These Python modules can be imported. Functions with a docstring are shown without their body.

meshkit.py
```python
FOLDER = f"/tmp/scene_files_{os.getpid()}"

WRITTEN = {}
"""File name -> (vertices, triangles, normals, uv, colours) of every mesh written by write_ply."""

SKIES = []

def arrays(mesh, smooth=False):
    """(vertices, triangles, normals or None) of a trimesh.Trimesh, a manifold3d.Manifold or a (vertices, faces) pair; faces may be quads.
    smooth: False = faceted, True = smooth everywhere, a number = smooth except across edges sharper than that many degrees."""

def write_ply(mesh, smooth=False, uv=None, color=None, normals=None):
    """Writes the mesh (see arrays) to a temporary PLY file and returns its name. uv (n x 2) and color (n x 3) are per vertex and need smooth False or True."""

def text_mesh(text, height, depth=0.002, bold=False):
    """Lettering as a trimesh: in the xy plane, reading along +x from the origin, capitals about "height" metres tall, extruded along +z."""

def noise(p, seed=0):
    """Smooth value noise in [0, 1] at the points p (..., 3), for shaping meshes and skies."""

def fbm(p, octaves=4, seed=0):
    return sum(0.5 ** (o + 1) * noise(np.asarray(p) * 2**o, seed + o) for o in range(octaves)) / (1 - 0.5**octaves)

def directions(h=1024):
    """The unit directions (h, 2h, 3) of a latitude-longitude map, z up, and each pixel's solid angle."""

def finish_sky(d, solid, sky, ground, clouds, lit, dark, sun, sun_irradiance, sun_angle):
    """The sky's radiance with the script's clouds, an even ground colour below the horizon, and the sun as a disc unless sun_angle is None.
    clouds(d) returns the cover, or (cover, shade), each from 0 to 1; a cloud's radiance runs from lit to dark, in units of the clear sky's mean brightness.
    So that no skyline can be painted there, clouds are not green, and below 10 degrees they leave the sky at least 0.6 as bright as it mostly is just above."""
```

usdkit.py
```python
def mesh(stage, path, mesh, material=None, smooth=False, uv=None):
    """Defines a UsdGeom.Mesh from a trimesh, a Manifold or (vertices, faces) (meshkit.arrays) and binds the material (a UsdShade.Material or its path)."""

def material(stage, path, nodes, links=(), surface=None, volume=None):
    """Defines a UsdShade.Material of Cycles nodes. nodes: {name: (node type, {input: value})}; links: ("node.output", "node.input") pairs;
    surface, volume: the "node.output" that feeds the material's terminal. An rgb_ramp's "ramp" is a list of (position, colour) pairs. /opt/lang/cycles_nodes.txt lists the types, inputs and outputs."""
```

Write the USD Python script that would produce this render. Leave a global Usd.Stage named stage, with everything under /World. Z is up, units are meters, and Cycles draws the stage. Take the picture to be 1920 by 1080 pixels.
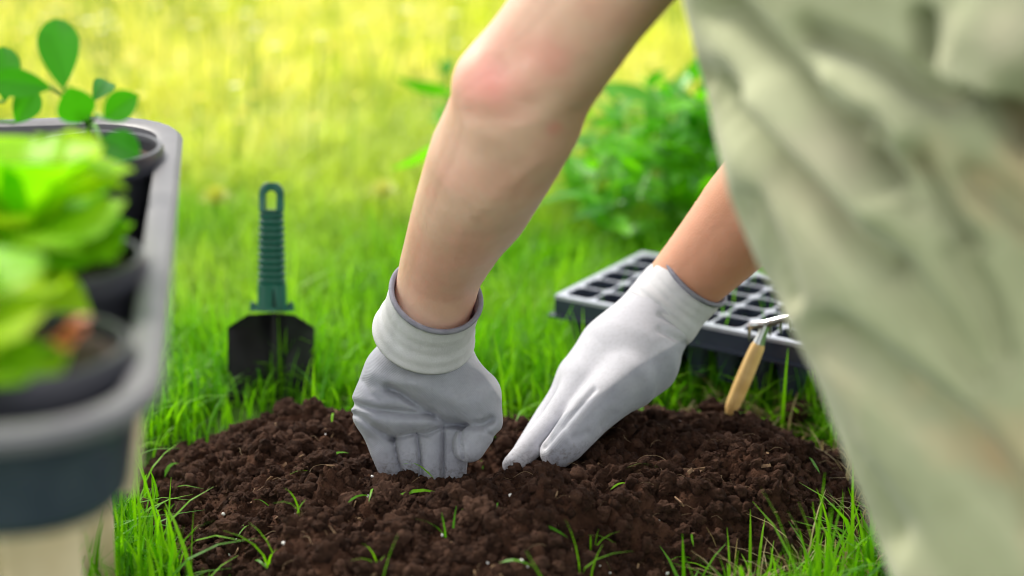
import math, random
import numpy as np, trimesh, manifold3d, shapely
from shapely.geometry import Polygon, Point
from scipy.spatial import cKDTree
from scipy.special import logsumexp
from scipy import sparse
import usdkit, meshkit
from pxr import Usd, UsdGeom, UsdLux, UsdShade, Gf, Sdf, Vt

random.seed(7)
R = np.random.default_rng(7)
stage = Usd.Stage.CreateInMemory()
UsdGeom.SetStageUpAxis(stage, 'Z'); UsdGeom.SetStageMetersPerUnit(stage, 1.0)
UsdGeom.Xform.Define(stage, '/World'); UsdGeom.Scope.Define(stage, '/World/Looks')

# ------------------------------------------------------------------ camera, sky, sun
CAMH, PITCH, FOC, APER, FOCUS = 0.57, math.radians(18.0), 70.0, 36.0, 1.345
cam = UsdGeom.Camera.Define(stage, '/World/camera')
cam.AddTranslateOp().Set(Gf.Vec3d(0, 0, CAMH)); cam.AddRotateXOp().Set(90.0 - math.degrees(PITCH))
cam.CreateFocalLengthAttr(FOC); cam.CreateHorizontalApertureAttr(APER); cam.CreateVerticalApertureAttr(APER * 9 / 16)
cam.CreateFStopAttr(2.9); cam.CreateFocusDistanceAttr(FOCUS); cam.CreateClippingRangeAttr(Gf.Vec2f(0.05, 2000))
cam.CreateExposureAttr(1.60)

SUN = np.array([-0.50, 0.52, 0.69]); SUN /= np.linalg.norm(SUN)
sun_el, sun_rot = math.asin(SUN[2]), math.atan2(SUN[0], SUN[1])
sky_m = usdkit.material(stage, '/World/Looks/sky', {
    's': ('sky_texture', dict(sky_type='single_scattering', sun_disc=False, sun_elevation=sun_el, sun_rotation=sun_rot, aerosol_density=2.0)),
    'tc': ('texture_coordinate', {}), 'n': ('noise_texture', dict(scale=2.2, detail=5.0)),
    'r': ('rgb_ramp', dict(ramp=[(0.30, (0.35,) * 3), (0.6, (0.95,) * 3)])),
    'mx': ('mix_color', dict(b=(6.2, 6.1, 5.9), use_clamp=False)),
    'bg': ('background_shader', dict(strength=0.10))},
    [('tc.generated', 'n.vector'), ('n.fac', 'r.fac'), ('r.color', 'mx.fac'), ('s.color', 'mx.a'), ('mx.result', 'bg.color')], surface='bg.background')
dome = UsdLux.DomeLight.Define(stage, '/World/sky_light')
UsdShade.MaterialBindingAPI.Apply(dome.GetPrim()).Bind(sky_m)
sun = UsdLux.DistantLight.Define(stage, '/World/sun_light')
sun.CreateIntensityAttr(0.4); sun.CreateAngleAttr(14.0); sun.CreateColorAttr(Gf.Vec3f(1.0, 0.95, 0.85)); sun.CreateNormalizeAttr(True)
M4 = Gf.Matrix4d().SetRotate(Gf.Rotation(Gf.Vec3d(0, 0, 1), Gf.Vec3d(*SUN.tolist())))
sun.AddTransformOp().Set(M4)

# ------------------------------------------------------------------ helpers
PX = APER / FOC / 1920.0
FW = np.array([0, math.cos(PITCH), -math.sin(PITCH)]); UP = np.array([0, math.sin(PITCH), math.cos(PITCH)]); CAM = np.array([0, 0, CAMH])
def P(px, py, d):
    """The world point seen at a photograph pixel at depth d."""
    return CAM + d * (FW + (px - 960) * PX * np.array([1.0, 0, 0]) - (py - 540) * PX * UP)
def G(px, py, z=0.0):
    r = FW + (px - 960) * PX * np.array([1.0, 0, 0]) - (py - 540) * PX * UP
    return CAM + r * (z - CAMH) / r[2]
def proj(p):
    q = np.asarray(p) - CAM; d = q @ FW
    return np.stack([960 + q[..., 0] / d / PX, 540 - (q @ UP) / d / PX, d], -1)
def mm(d): return d * PX       # metres per photograph pixel at depth d

used = {}
def numbered(path):
    n = used.get(path, 0); used[path] = n + 1
    return path if n == 0 else f'{path}_{n:03d}'
def pathof(parent): return '/World' if parent is None else str(parent.GetPath())
def tag(prim, label=None, cat=None, group=None, kind=None):
    for k, v in (('label', label), ('category', cat), ('group', group), ('kind', kind)):
        if v: prim.SetCustomDataByKey(k, v)
    return prim
def obj(name, m, material, parent=None, smooth=False, label=None, cat=None, group=None, kind=None, attr=None):
    u = usdkit.mesh(stage, numbered(f'{pathof(parent)}/{name}'), m, material, smooth=smooth)
    UsdGeom.Gprim(u).CreateDoubleSidedAttr(True)
    for k, v in (attr or {}).items():
        UsdGeom.PrimvarsAPI(u).CreatePrimvar(k, Sdf.ValueTypeNames.FloatArray, 'vertex').Set(Vt.FloatArray.FromNumpy(np.asarray(v, np.float32)))
    return tag(u.GetPrim(), label, cat, group, kind)
def thing(name, loc=(0, 0, 0), rz=0.0, sc=1.0, **kw):
    x = UsdGeom.Xform.Define(stage, numbered('/World/' + name))
    x.AddTranslateOp().Set(Gf.Vec3d(*map(float, loc))); x.AddRotateZOp().Set(float(rz)); x.AddScaleOp().Set(Gf.Vec3f(sc, sc, sc))
    return tag(x.GetPrim(), **kw)
def dup(root, loc, rz=0.0, sc=1.0, label=None, group=None):
    was = root.GetCustomData(); nm = root.GetName().rstrip('0123456789').rstrip('_')
    t = thing(nm, loc, rz, sc, label=label or was['label'], cat=was['category'], group=group or was.get('group'))
    t.GetReferences().AddInternalReference(root.GetPath()); t.SetInstanceable(True)
    return t
cat = trimesh.util.concatenate
def TM(v, f): return trimesh.Trimesh(np.asarray(v, float), np.asarray(f, int), process=False)
def grid_faces(nu, nv, wrap=False):
    i, j = np.meshgrid(np.arange(nu - 1), np.arange(nv if wrap else nv - 1), indexing='ij')
    a = i * nv + j; b = i * nv + (j + 1) % nv; c = (i + 1) * nv + (j + 1) % nv; d = (i + 1) * nv + j
    q = np.stack([a, b, c, d], -1).reshape(-1, 4)
    return np.vstack([q[:, [0, 1, 2]], q[:, [0, 2, 3]]])
def frame(t):
    t = t / np.linalg.norm(t); a = np.cross(t, [0, 0, 1.0]) if abs(t[2]) < 0.95 else np.cross(t, [1.0, 0, 0])
    a /= np.linalg.norm(a); return t, a, np.cross(t, a)
def tube(pts, radii, sides=8, caps=True):
    p = np.asarray(pts, float); rr = np.broadcast_to(radii, (len(p),)); tg = np.gradient(p, axis=0); V = []
    _, a, b = frame(tg[0])
    for k in range(len(p)):
        t = tg[k] / np.linalg.norm(tg[k]); a = a - t * (a @ t); a /= np.linalg.norm(a); b = np.cross(t, a)
        th = np.arange(sides) * 2 * np.pi / sides
        V.append(p[k] + rr[k] * (np.cos(th)[:, None] * a + np.sin(th)[:, None] * b))
    V = np.vstack(V); F = grid_faces(len(p), sides, True)
    if caps:
        n = len(V); V = np.vstack([V, p[0], p[-1]]); s = np.arange(sides); o = (len(p) - 1) * sides
        F = np.vstack([F, np.stack([np.full(sides, n), (s + 1) % sides, s], 1), np.stack([np.full(sides, n + 1), o + s, o + (s + 1) % sides], 1)])
    return TM(V, F)
def lathe(prof, n=48):
    prof = np.asarray(prof, float); th = np.arange(n) * 2 * np.pi / n
    V = np.stack([prof[:, 0, None] * np.cos(th), prof[:, 0, None] * np.sin(th), np.repeat(prof[:, 1, None], n, 1)], -1).reshape(-1, 3)
    return TM(V, grid_faces(len(prof), n, True))
def rbox(sx, sy, sz, r=0.003):
    """A box with rounded edges, centred."""
    s = manifold3d.Manifold.sphere(r, 8); c = []
    for x in (-1, 1):
        for y in (-1, 1):
            for z in (-1, 1): c.append(s.translate((x * (sx / 2 - r), y * (sy / 2 - r), z * (sz / 2 - r))))
    return manifold3d.Manifold.batch_hull(c)
def totm(m):
    if hasattr(m, 'to_mesh'):
        k = m.to_mesh(); return TM(k.vert_properties[:, :3], k.tri_verts)
    return m
def moved(m, loc=(0, 0, 0), rx=0, ry=0, rz=0):
    m = totm(m).copy()
    m.apply_transform(trimesh.transformations.euler_matrix(math.radians(rx), math.radians(ry), math.radians(rz), 'sxyz')); m.apply_translation(loc)
    return m
# signed distance modelling of bodies, gloves and cloth
def seg(p, a, b, ra, rb):
    ab = b - a; t = np.clip(((p - a) @ ab) / max(ab @ ab, 1e-12), 0, 1)
    return np.linalg.norm(p - (a + t[..., None] * ab), axis=-1) - (ra + t * (rb - ra))
def smin(ds, k): return -k * logsumexp(np.stack(ds) / -k, axis=0)
def chain(p, js):
    """js: (point, radius) joints; the plain union of the tapered bones."""
    return np.minimum.reduce([seg(p, js[i][0], js[i + 1][0], js[i][1], js[i + 1][1]) for i in range(len(js) - 1)])
def sdf_mesh(fn, lo, hi, h, relax=2):
    ax = [np.arange(lo[k], hi[k] + h, h, dtype=np.float32) for k in range(3)]
    val = np.stack([fn(np.stack(np.meshgrid([x], ax[1], ax[2], indexing='ij'), -1)[0].reshape(-1, 3)).reshape(len(ax[1]), len(ax[2])) for x in ax[0]]).astype(np.float32)
    s = val < 0
    c = [s[i:s.shape[0] - 1 + i, j:s.shape[1] - 1 + j, k:s.shape[2] - 1 + k] for i in (0, 1) for j in (0, 1) for k in (0, 1)]
    cnt = sum(x.astype(np.int8) for x in c); act = (cnt > 0) & (cnt < 8); idx = -np.ones(act.shape, int); cell = np.argwhere(act); idx[act] = np.arange(len(cell))
    acc = np.zeros((len(cell), 3)); n = np.zeros(len(cell)); corners = [(i, j, k) for i in (0, 1) for j in (0, 1) for k in (0, 1)]
    for a in corners:
        for ax_ in range(3):
            if a[ax_] == 0:
                b = list(a); b[ax_] = 1
                va = val[tuple((cell + a).T)]; vb = val[tuple((cell + b).T)]; m = (va < 0) != (vb < 0)
                t = np.where(m, va / np.where(m, va - vb, 1), 0)
                acc += np.where(m[:, None], np.array(a) + t[:, None] * (np.array(b) - np.array(a)), 0); n += m
    V = (cell + acc / n[:, None]) * h + np.array([x[0] for x in ax]); F = []
    for ax_ in range(3):
        u, v = [(1, 2), (2, 0), (0, 1)][ax_]
        lo_ = [slice(None)] * 3; hi_ = [slice(None)] * 3; lo_[ax_] = slice(0, -1); hi_[ax_] = slice(1, None)
        A, B = s[tuple(lo_)], s[tuple(hi_)]; e = np.argwhere(A != B)
        ok = (e[:, u] > 0) & (e[:, v] > 0) & (e[:, u] < act.shape[u]) & (e[:, v] < act.shape[v]); e = e[ok]
        du = np.eye(3, dtype=int)[u]; dv = np.eye(3, dtype=int)[v]
        q = np.stack([idx[tuple((e - du - dv).T)], idx[tuple((e - dv).T)], idx[tuple(e.T)], idx[tuple((e - du).T)]], 1)
        flip = ~A[tuple(e.T)]; q[flip] = q[flip][:, ::-1]; F.append(q)
    Q = np.vstack(F); m = TM(V, np.vstack([Q[:, [0, 1, 2]], Q[:, [0, 2, 3]]]))
    if relax:
        e = m.edges_unique; n = len(V); A = sparse.coo_matrix((np.ones(2 * len(e)), (np.r_[e[:, 0], e[:, 1]], np.r_[e[:, 1], e[:, 0]])), (n, n)).tocsr(); dg = np.maximum(np.asarray(A.sum(1)).ravel(), 1)[:, None]
        for _ in range(relax):
            for lam in (0.5, -0.52): V = V + lam * (A @ V / dg - V)
        m = TM(V, m.faces)
    return m
def normals(m): return meshkit.arrays(m, True)[2]
def polydist(q, line):
    line = np.asarray(line, float)
    return np.minimum.reduce([seg(q, line[i], line[i + 1], 0.0, 0.0) for i in range(len(line) - 1)])
def carve(m, grooves, facing=0.0):
    """Presses grooves (lines over the seen side, depth m, width in photograph pixels) into the seen side of the mesh."""
    n = normals(m); v = m.vertices; to = CAM - v; to /= np.linalg.norm(to, axis=1)[:, None]
    face = np.clip(((n * to).sum(1) - facing) / 0.35, 0, 1); q = proj(v)[:, :2]; off = np.zeros(len(v))
    for line, depth, width in grooves: off -= depth * np.exp(-(polydist(q, line) / width) ** 2)
    m.vertices = v + n * (off * face)[:, None]
    return m

# ------------------------------------------------------------------ materials
def mat(name, c1, c2=None, scale=20.0, rough=0.6, bump=0.0, bscale=None, detail=4.0, spec=0.5, metal=0.0, lo=0.35, hi=0.65, extra=None, coords='position', bdist=0.002):
    n = {'g': ('geometry', {}), 'n': ('noise_texture', dict(scale=scale, detail=detail, roughness=0.6)), 'r': ('rgb_ramp', dict(ramp=[(lo, c1), (hi, c2 or c1)])),
         'p': ('principled_bsdf', dict(roughness=rough, specular_ior_level=spec, metallic=metal, **(extra or {})))}
    l = [('g.position', 'n.vector'), ('n.fac', 'r.fac'), ('r.color', 'p.base_color')]
    if bump:
        n['bn'] = ('noise_texture', dict(scale=bscale or scale * 4, detail=5.0, roughness=0.65)); n['b'] = ('bump', dict(strength=bump, distance=bdist))
        l += [('g.position', 'bn.vector'), ('bn.fac', 'b.height'), ('b.normal', 'p.normal')]
    return usdkit.material(stage, '/World/Looks/' + name, n, l, surface='p.BSDF')
def leafmat(name, c1, c2, trans, rough=0.45, far1=None, far2=None, y0=1.9, y1=3.0, tw=0.45, spec=0.4, scale=6.0):
    """Leaves and blades: noise and per-copy tone, light passing through; a yellower kind of growth takes over between y0 and y1."""
    n = {'g': ('geometry', {}), 'o': ('object_info', {}), 'n': ('noise_texture', dict(scale=scale, detail=3.0)), 'a': ('math', dict(math_type='add')), 'h': ('math', dict(math_type='multiply', value2=0.5)),
         'r': ('rgb_ramp', dict(ramp=[(0.25, c1), (0.75, c2)])), 'p': ('principled_bsdf', dict(roughness=rough, specular_ior_level=spec)), 't': ('translucent_bsdf', {}),
         'hs': ('mix_color', dict(blend_type='multiply', fac=1.0, b=trans, use_clamp=False)), 'mx': ('mix_closure', dict(fac=tw))}
    l = [('g.position', 'n.vector'), ('n.fac', 'a.value1'), ('o.random', 'a.value2'), ('a.value', 'h.value1'), ('h.value', 'r.fac')]
    col = 'r.color'
    if far1:
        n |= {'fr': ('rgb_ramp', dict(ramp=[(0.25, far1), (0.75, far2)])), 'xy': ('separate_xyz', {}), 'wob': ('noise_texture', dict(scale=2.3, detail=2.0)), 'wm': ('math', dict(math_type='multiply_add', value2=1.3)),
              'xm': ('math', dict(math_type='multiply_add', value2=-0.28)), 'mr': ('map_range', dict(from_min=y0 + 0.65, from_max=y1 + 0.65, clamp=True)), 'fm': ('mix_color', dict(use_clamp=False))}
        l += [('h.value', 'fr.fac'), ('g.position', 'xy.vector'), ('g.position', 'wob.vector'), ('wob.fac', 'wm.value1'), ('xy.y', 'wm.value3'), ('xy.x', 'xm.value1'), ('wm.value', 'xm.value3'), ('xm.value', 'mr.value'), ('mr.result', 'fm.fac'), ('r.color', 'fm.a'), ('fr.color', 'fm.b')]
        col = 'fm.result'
    l += [(col, 'p.base_color'), (col, 'hs.a'), ('hs.result', 't.color'), ('p.BSDF', 'mx.closure1'), ('t.BSDF', 'mx.closure2')]
    return usdkit.material(stage, '/World/Looks/' + name, n, l, surface='mx.closure')
M = {}
M['turf'] = mat('turf_earth', (0.024, 0.055, 0.007), (0.055, 0.13, 0.012), scale=9, rough=0.95, bump=0.6, bscale=90, spec=0.1)
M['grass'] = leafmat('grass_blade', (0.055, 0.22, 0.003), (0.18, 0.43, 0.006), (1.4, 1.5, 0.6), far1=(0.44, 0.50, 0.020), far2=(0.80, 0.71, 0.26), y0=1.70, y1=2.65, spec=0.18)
M['dry'] = leafmat('dry_blade', (0.26, 0.20, 0.09), (0.42, 0.34, 0.17), (1.1, 1.1, 0.9))
M['path'] = mat('path_gravel', (0.36, 0.335, 0.28), (0.48, 0.45, 0.39), scale=60, rough=0.9, bump=0.5, bscale=200)
M['soil'] = mat('soil', (0.021, 0.0090, 0.0055), (0.095, 0.045, 0.027), scale=70, rough=0.97, bump=1.0, bscale=420, spec=0.12, lo=0.3, hi=0.72, detail=8.0, bdist=0.003)
M['clod'] = usdkit.material(stage, '/World/Looks/soil_clod', {'g': ('geometry', {}), 'o': ('object_info', {}), 'n': ('noise_texture', dict(scale=120, detail=8.0, roughness=0.65)), 'r': ('rgb_ramp', dict(ramp=[(0.3, (0.019, 0.0088, 0.0056)), (0.75, (0.092, 0.046, 0.029))])),
    'r2': ('rgb_ramp', dict(ramp=[(0.0, (0.65, 0.6, 0.56)), (0.6, (1.0, 1.0, 1.0)), (0.85, (1.25, 1.25, 1.25)), (1.0, (1.8, 1.95, 2.1))])), 'm': ('mix_color', dict(blend_type='multiply', fac=1.0, use_clamp=False)), 'bn': ('noise_texture', dict(scale=700, detail=5.0, roughness=0.7)), 'b': ('bump', dict(strength=1.0, distance=0.003)),
    'p': ('principled_bsdf', dict(roughness=0.97, specular_ior_level=0.12))},
    [('g.position', 'n.vector'), ('n.fac', 'r.fac'), ('o.random', 'r2.fac'), ('r.color', 'm.a'), ('r2.color', 'm.b'), ('m.result', 'p.base_color'), ('g.position', 'bn.vector'), ('bn.fac', 'b.height'), ('b.normal', 'p.normal')], surface='p.BSDF')
M['perlite'] = mat('perlite', (0.75, 0.74, 0.72), rough=0.8)
M['chip'] = mat('bark_chip', (0.12, 0.06, 0.03), (0.30, 0.19, 0.10), scale=160, rough=0.85)
M['root'] = mat('dry_fibre', (0.20, 0.12, 0.06), (0.36, 0.26, 0.15), scale=90, rough=0.8)
M['wood'] = mat('pale_wood', (0.58, 0.45, 0.28), (0.72, 0.60, 0.42), scale=16, rough=0.6, bump=0.25, bscale=60)
M['handle_wood'] = mat('handle_wood', (0.55, 0.33, 0.10), (0.70, 0.47, 0.19), scale=40, rough=0.4, bump=0.12, bscale=120)
M['steel'] = mat('bright_steel', (0.62, 0.63, 0.65), (0.75, 0.75, 0.77), scale=60, rough=0.28, metal=1.0)
M['black_plastic'] = mat('black_plastic', (0.010, 0.012, 0.016), (0.018, 0.02, 0.026), scale=30, rough=0.32, bump=0.08, bscale=300)
M['pot_plastic'] = mat('pot_plastic', (0.016, 0.017, 0.022), (0.028, 0.028, 0.034), scale=30, rough=0.38, bump=0.1, bscale=300)
M['tray_plastic'] = mat('tray_plastic', (0.012, 0.016, 0.026), (0.022, 0.028, 0.04), scale=30, rough=0.24, bump=0.1, bscale=200)
M['web_sheen_plastic'] = mat('web_sheen_plastic', (0.20, 0.21, 0.25), (0.26, 0.27, 0.31), scale=30, rough=0.36, spec=1.0, bump=0.1, bscale=200, extra=dict(coat_weight=1.0, coat_roughness=0.3, coat_ior=1.9))  # black plastic; sky reflection on the tray web painted in as a grey base
M['rim_plastic'] = mat('rim_plastic', (0.085, 0.083, 0.092), (0.115, 0.112, 0.12), scale=30, rough=0.42, spec=0.5, bump=0.1, bscale=200)
M['blade_black'] = mat('blade_black', (0.005, 0.005, 0.006), (0.010, 0.010, 0.011), scale=40, rough=0.30, spec=0.25, bump=0.1, bscale=250)
M['green_plastic'] = mat('green_plastic', (0.003, 0.048, 0.030), (0.004, 0.062, 0.040), scale=30, rough=0.30, spec=0.3, bump=0.05, bscale=300)
M['potting'] = mat('potting_soil', (0.02, 0.011, 0.007), (0.06, 0.035, 0.022), scale=120, rough=0.97, bump=1.0, bscale=400)
M['lettuce'] = leafmat('lettuce_leaf', (0.16, 0.48, 0.004), (0.44, 0.64, 0.009), (1.3, 1.3, 0.6), tw=0.55, scale=22.0, spec=0.2)
M['pepper'] = leafmat('seedling_leaf', (0.018, 0.16, 0.003), (0.05, 0.28, 0.006), (1.3, 1.5, 0.6), tw=0.4, scale=10.0, spec=0.2)
M['redleaf'] = leafmat('reddish_leaf', (0.50, 0.12, 0.045), (0.62, 0.22, 0.07), (1.1, 1.0, 0.9), tw=0.35)
M['weed'] = leafmat('weed_leaf', (0.03, 0.19, 0.005), (0.16, 0.47, 0.008), (1.4, 1.6, 0.6), tw=0.45, rough=0.35, spec=0.3)
M['stem'] = leafmat('green_stem', (0.07, 0.26, 0.02), (0.12, 0.36, 0.03), (1, 1, 1), tw=0.2)
M['petal'] = leafmat('yellow_petal', (0.72, 0.60, 0.02), (0.80, 0.72, 0.16), (1.1, 1.1, 0.8), tw=0.4)
M['lime_petal'] = leafmat('lime_petal', (0.42, 0.46, 0.05), (0.52, 0.54, 0.14), (1.1, 1.1, 0.8), tw=0.4)
M['pale_petal'] = leafmat('cream_petal', (0.78, 0.74, 0.38), (0.82, 0.80, 0.62), (1.05, 1.05, 0.9), tw=0.4)
def skinmat():
    return usdkit.material(stage, '/World/Looks/skin', {'g': ('geometry', {}), 'n': ('noise_texture', dict(scale=26, detail=6.0, roughness=0.65)), 'r': ('rgb_ramp', dict(ramp=[(0.3, (0.50, 0.315, 0.225)), (0.7, (0.60, 0.40, 0.30))])),
        'a': ('attribute', dict(attribute='redness')), 'm': ('mix_color', dict(b=(0.60, 0.235, 0.20), use_clamp=False)), 'a2': ('attribute', dict(attribute='tan')), 'm2': ('mix_color', dict(b=(0.50, 0.235, 0.14), use_clamp=False)),
        'bn': ('voronoi_texture', dict(scale=600.0)), 'b': ('bump', dict(strength=0.12, distance=0.001)),
        'p': ('principled_bsdf', dict(roughness=0.5, specular_ior_level=0.4, subsurface_weight=0.25, subsurface_scale=0.006, subsurface_radius=(1.0, 0.35, 0.2)))},
        [('g.position', 'n.vector'), ('n.fac', 'r.fac'), ('r.color', 'm.a'), ('a.fac', 'm.fac'), ('m.result', 'm2.a'), ('a2.fac', 'm2.fac'), ('m2.result', 'p.base_color'), ('g.position', 'bn.vector'), ('bn.distance', 'b.height'), ('b.normal', 'p.normal')], surface='p.BSDF')
M['skin'] = skinmat()
def glovemat():
    return usdkit.material(stage, '/World/Looks/work_glove', {'g': ('geometry', {}), 'n': ('noise_texture', dict(scale=45, detail=5.0)), 'r': ('rgb_ramp', dict(ramp=[(0.35, (0.24, 0.25, 0.295)), (0.7, (0.30, 0.31, 0.355))])),
        'a': ('attribute', dict(attribute='coated')), 'm': ('mix_color', dict(a=(0.43, 0.43, 0.475), use_clamp=False)),
        'a3': ('attribute', dict(attribute='soiled')), 'dn': ('noise_texture', dict(scale=330.0, detail=5.0, roughness=0.7)), 'dr': ('rgb_ramp', dict(ramp=[(0.46, (0, 0, 0)), (0.66, (0.9,) * 3)])), 'dm': ('math', dict(math_type='multiply')), 'md': ('mix_color', dict(b=(0.05, 0.028, 0.018), use_clamp=False)),
        'w': ('wave_texture', dict(scale=420.0, bands_direction='diagonal', distortion=1.5)), 'fn': ('noise_texture', dict(scale=700.0, detail=3.0)), 'wf': ('math', dict(math_type='multiply_add', value2=0.5)),
        'b': ('bump', dict(strength=0.28, distance=0.0008)), 'p': ('principled_bsdf', dict(roughness=0.72, specular_ior_level=0.35, sheen_weight=0.15))},
        [('g.position', 'n.vector'), ('n.fac', 'r.fac'), ('r.color', 'm.b'), ('a.fac', 'm.fac'), ('m.result', 'md.a'), ('a3.fac', 'dm.value1'), ('g.position', 'dn.vector'), ('dn.fac', 'dr.fac'), ('dr.color', 'dm.value2'), ('dm.value', 'md.fac'), ('md.result', 'p.base_color'), ('g.position', 'w.vector'), ('g.position', 'fn.vector'), ('w.fac', 'wf.value1'), ('fn.fac', 'wf.value3'), ('wf.value', 'b.height'), ('b.normal', 'p.normal')], surface='p.BSDF')
M['glove'] = glovemat()
M['knit'] = mat('white_knit', (0.46, 0.46, 0.485), (0.52, 0.52, 0.545), scale=80, rough=0.8, bump=0.35, bscale=900, bdist=0.001)
M['band'] = mat('grey_band', (0.17, 0.165, 0.21), (0.23, 0.225, 0.27), scale=120, rough=0.8, bump=0.3, bscale=900, bdist=0.001)
def clothmat():
    return usdkit.material(stage, '/World/Looks/khaki_cloth', {'g': ('geometry', {}), 'n': ('noise_texture', dict(scale=7.0, detail=5.0, roughness=0.6)), 'r': ('rgb_ramp', dict(ramp=[(0.32, (0.25, 0.265, 0.145)), (0.52, (0.33, 0.345, 0.21)), (0.75, (0.43, 0.385, 0.275))])),
        'n2': ('noise_texture', dict(scale=11.0, detail=3.0)), 'r2': ('rgb_ramp', dict(ramp=[(0.56, (0, 0, 0)), (0.72, (0.5,) * 3)])), 'a': ('attribute', dict(attribute='faded')), 'mm': ('math', dict(math_type='multiply')), 'm': ('mix_color', dict(b=(0.55, 0.35, 0.20), use_clamp=False)),
        'w': ('wave_texture', dict(scale=260.0, bands_direction='z', distortion=0.6)), 'b': ('bump', dict(strength=0.18, distance=0.001)), 'p': ('principled_bsdf', dict(roughness=0.85, specular_ior_level=0.2, sheen_weight=0.2))},
        [('g.position', 'n.vector'), ('n.fac', 'r.fac'), ('g.position', 'n2.vector'), ('n2.fac', 'r2.fac'), ('r2.color', 'mm.value1'), ('a.fac', 'mm.value2'), ('mm.value', 'm.fac'), ('r.color', 'm.a'), ('m.result', 'p.base_color'), ('g.position', 'w.vector'), ('w.fac', 'b.height'), ('b.normal', 'p.normal')], surface='p.BSDF')
M['cloth'] = clothmat()
M['shirt'] = mat('grey_shirt', (0.22, 0.23, 0.24), (0.27, 0.28, 0.29), scale=30, rough=0.9, bump=0.2, bscale=400)
M['hair'] = mat('brown_hair', (0.03, 0.018, 0.01), (0.07, 0.042, 0.022), scale=90, rough=0.55, bump=0.6, bscale=260)
M['boot'] = mat('brown_boot', (0.05, 0.03, 0.018), (0.08, 0.05, 0.03), scale=30, rough=0.6, bump=0.2)
M['eye'] = mat('eye_white', (0.75, 0.73, 0.7), rough=0.2)

# ------------------------------------------------------------------ ground, path, soil
def ground():
    xs = np.concatenate([[-400, -60, -15, -6], np.linspace(-3, 3, 61), [6, 15, 60, 400]]); ys = np.concatenate([[-400, -60, -10, -2], np.linspace(-0.5, 5.5, 61), [9, 20, 80, 500]])
    X, Y = np.meshgrid(xs, ys, indexing='ij'); Z = (meshkit.fbm(np.stack([X * 2, Y * 2, X * 0], -1), 3, 3) - 0.5) * 0.012 - 0.010
    return TM(np.stack([X, Y, Z], -1).reshape(-1, 3), grid_faces(len(xs), len(ys)))
obj('ground', ground(), M['turf'], smooth=True, kind='structure', label='green turf ground of the garden reaching into the distance')
pth = Polygon([(-6, 3.42), (-2, 3.36), (0, 3.40), (3, 3.5), (6, 3.6), (6, 4.5), (0, 4.3), (-6, 4.4)])
obj('path', trimesh.creation.extrude_polygon(pth, 0.02).apply_translation([0, 0, -0.008]), M['path'], kind='structure', label='pale gravel path behind the meadow at the top edge')

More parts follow.
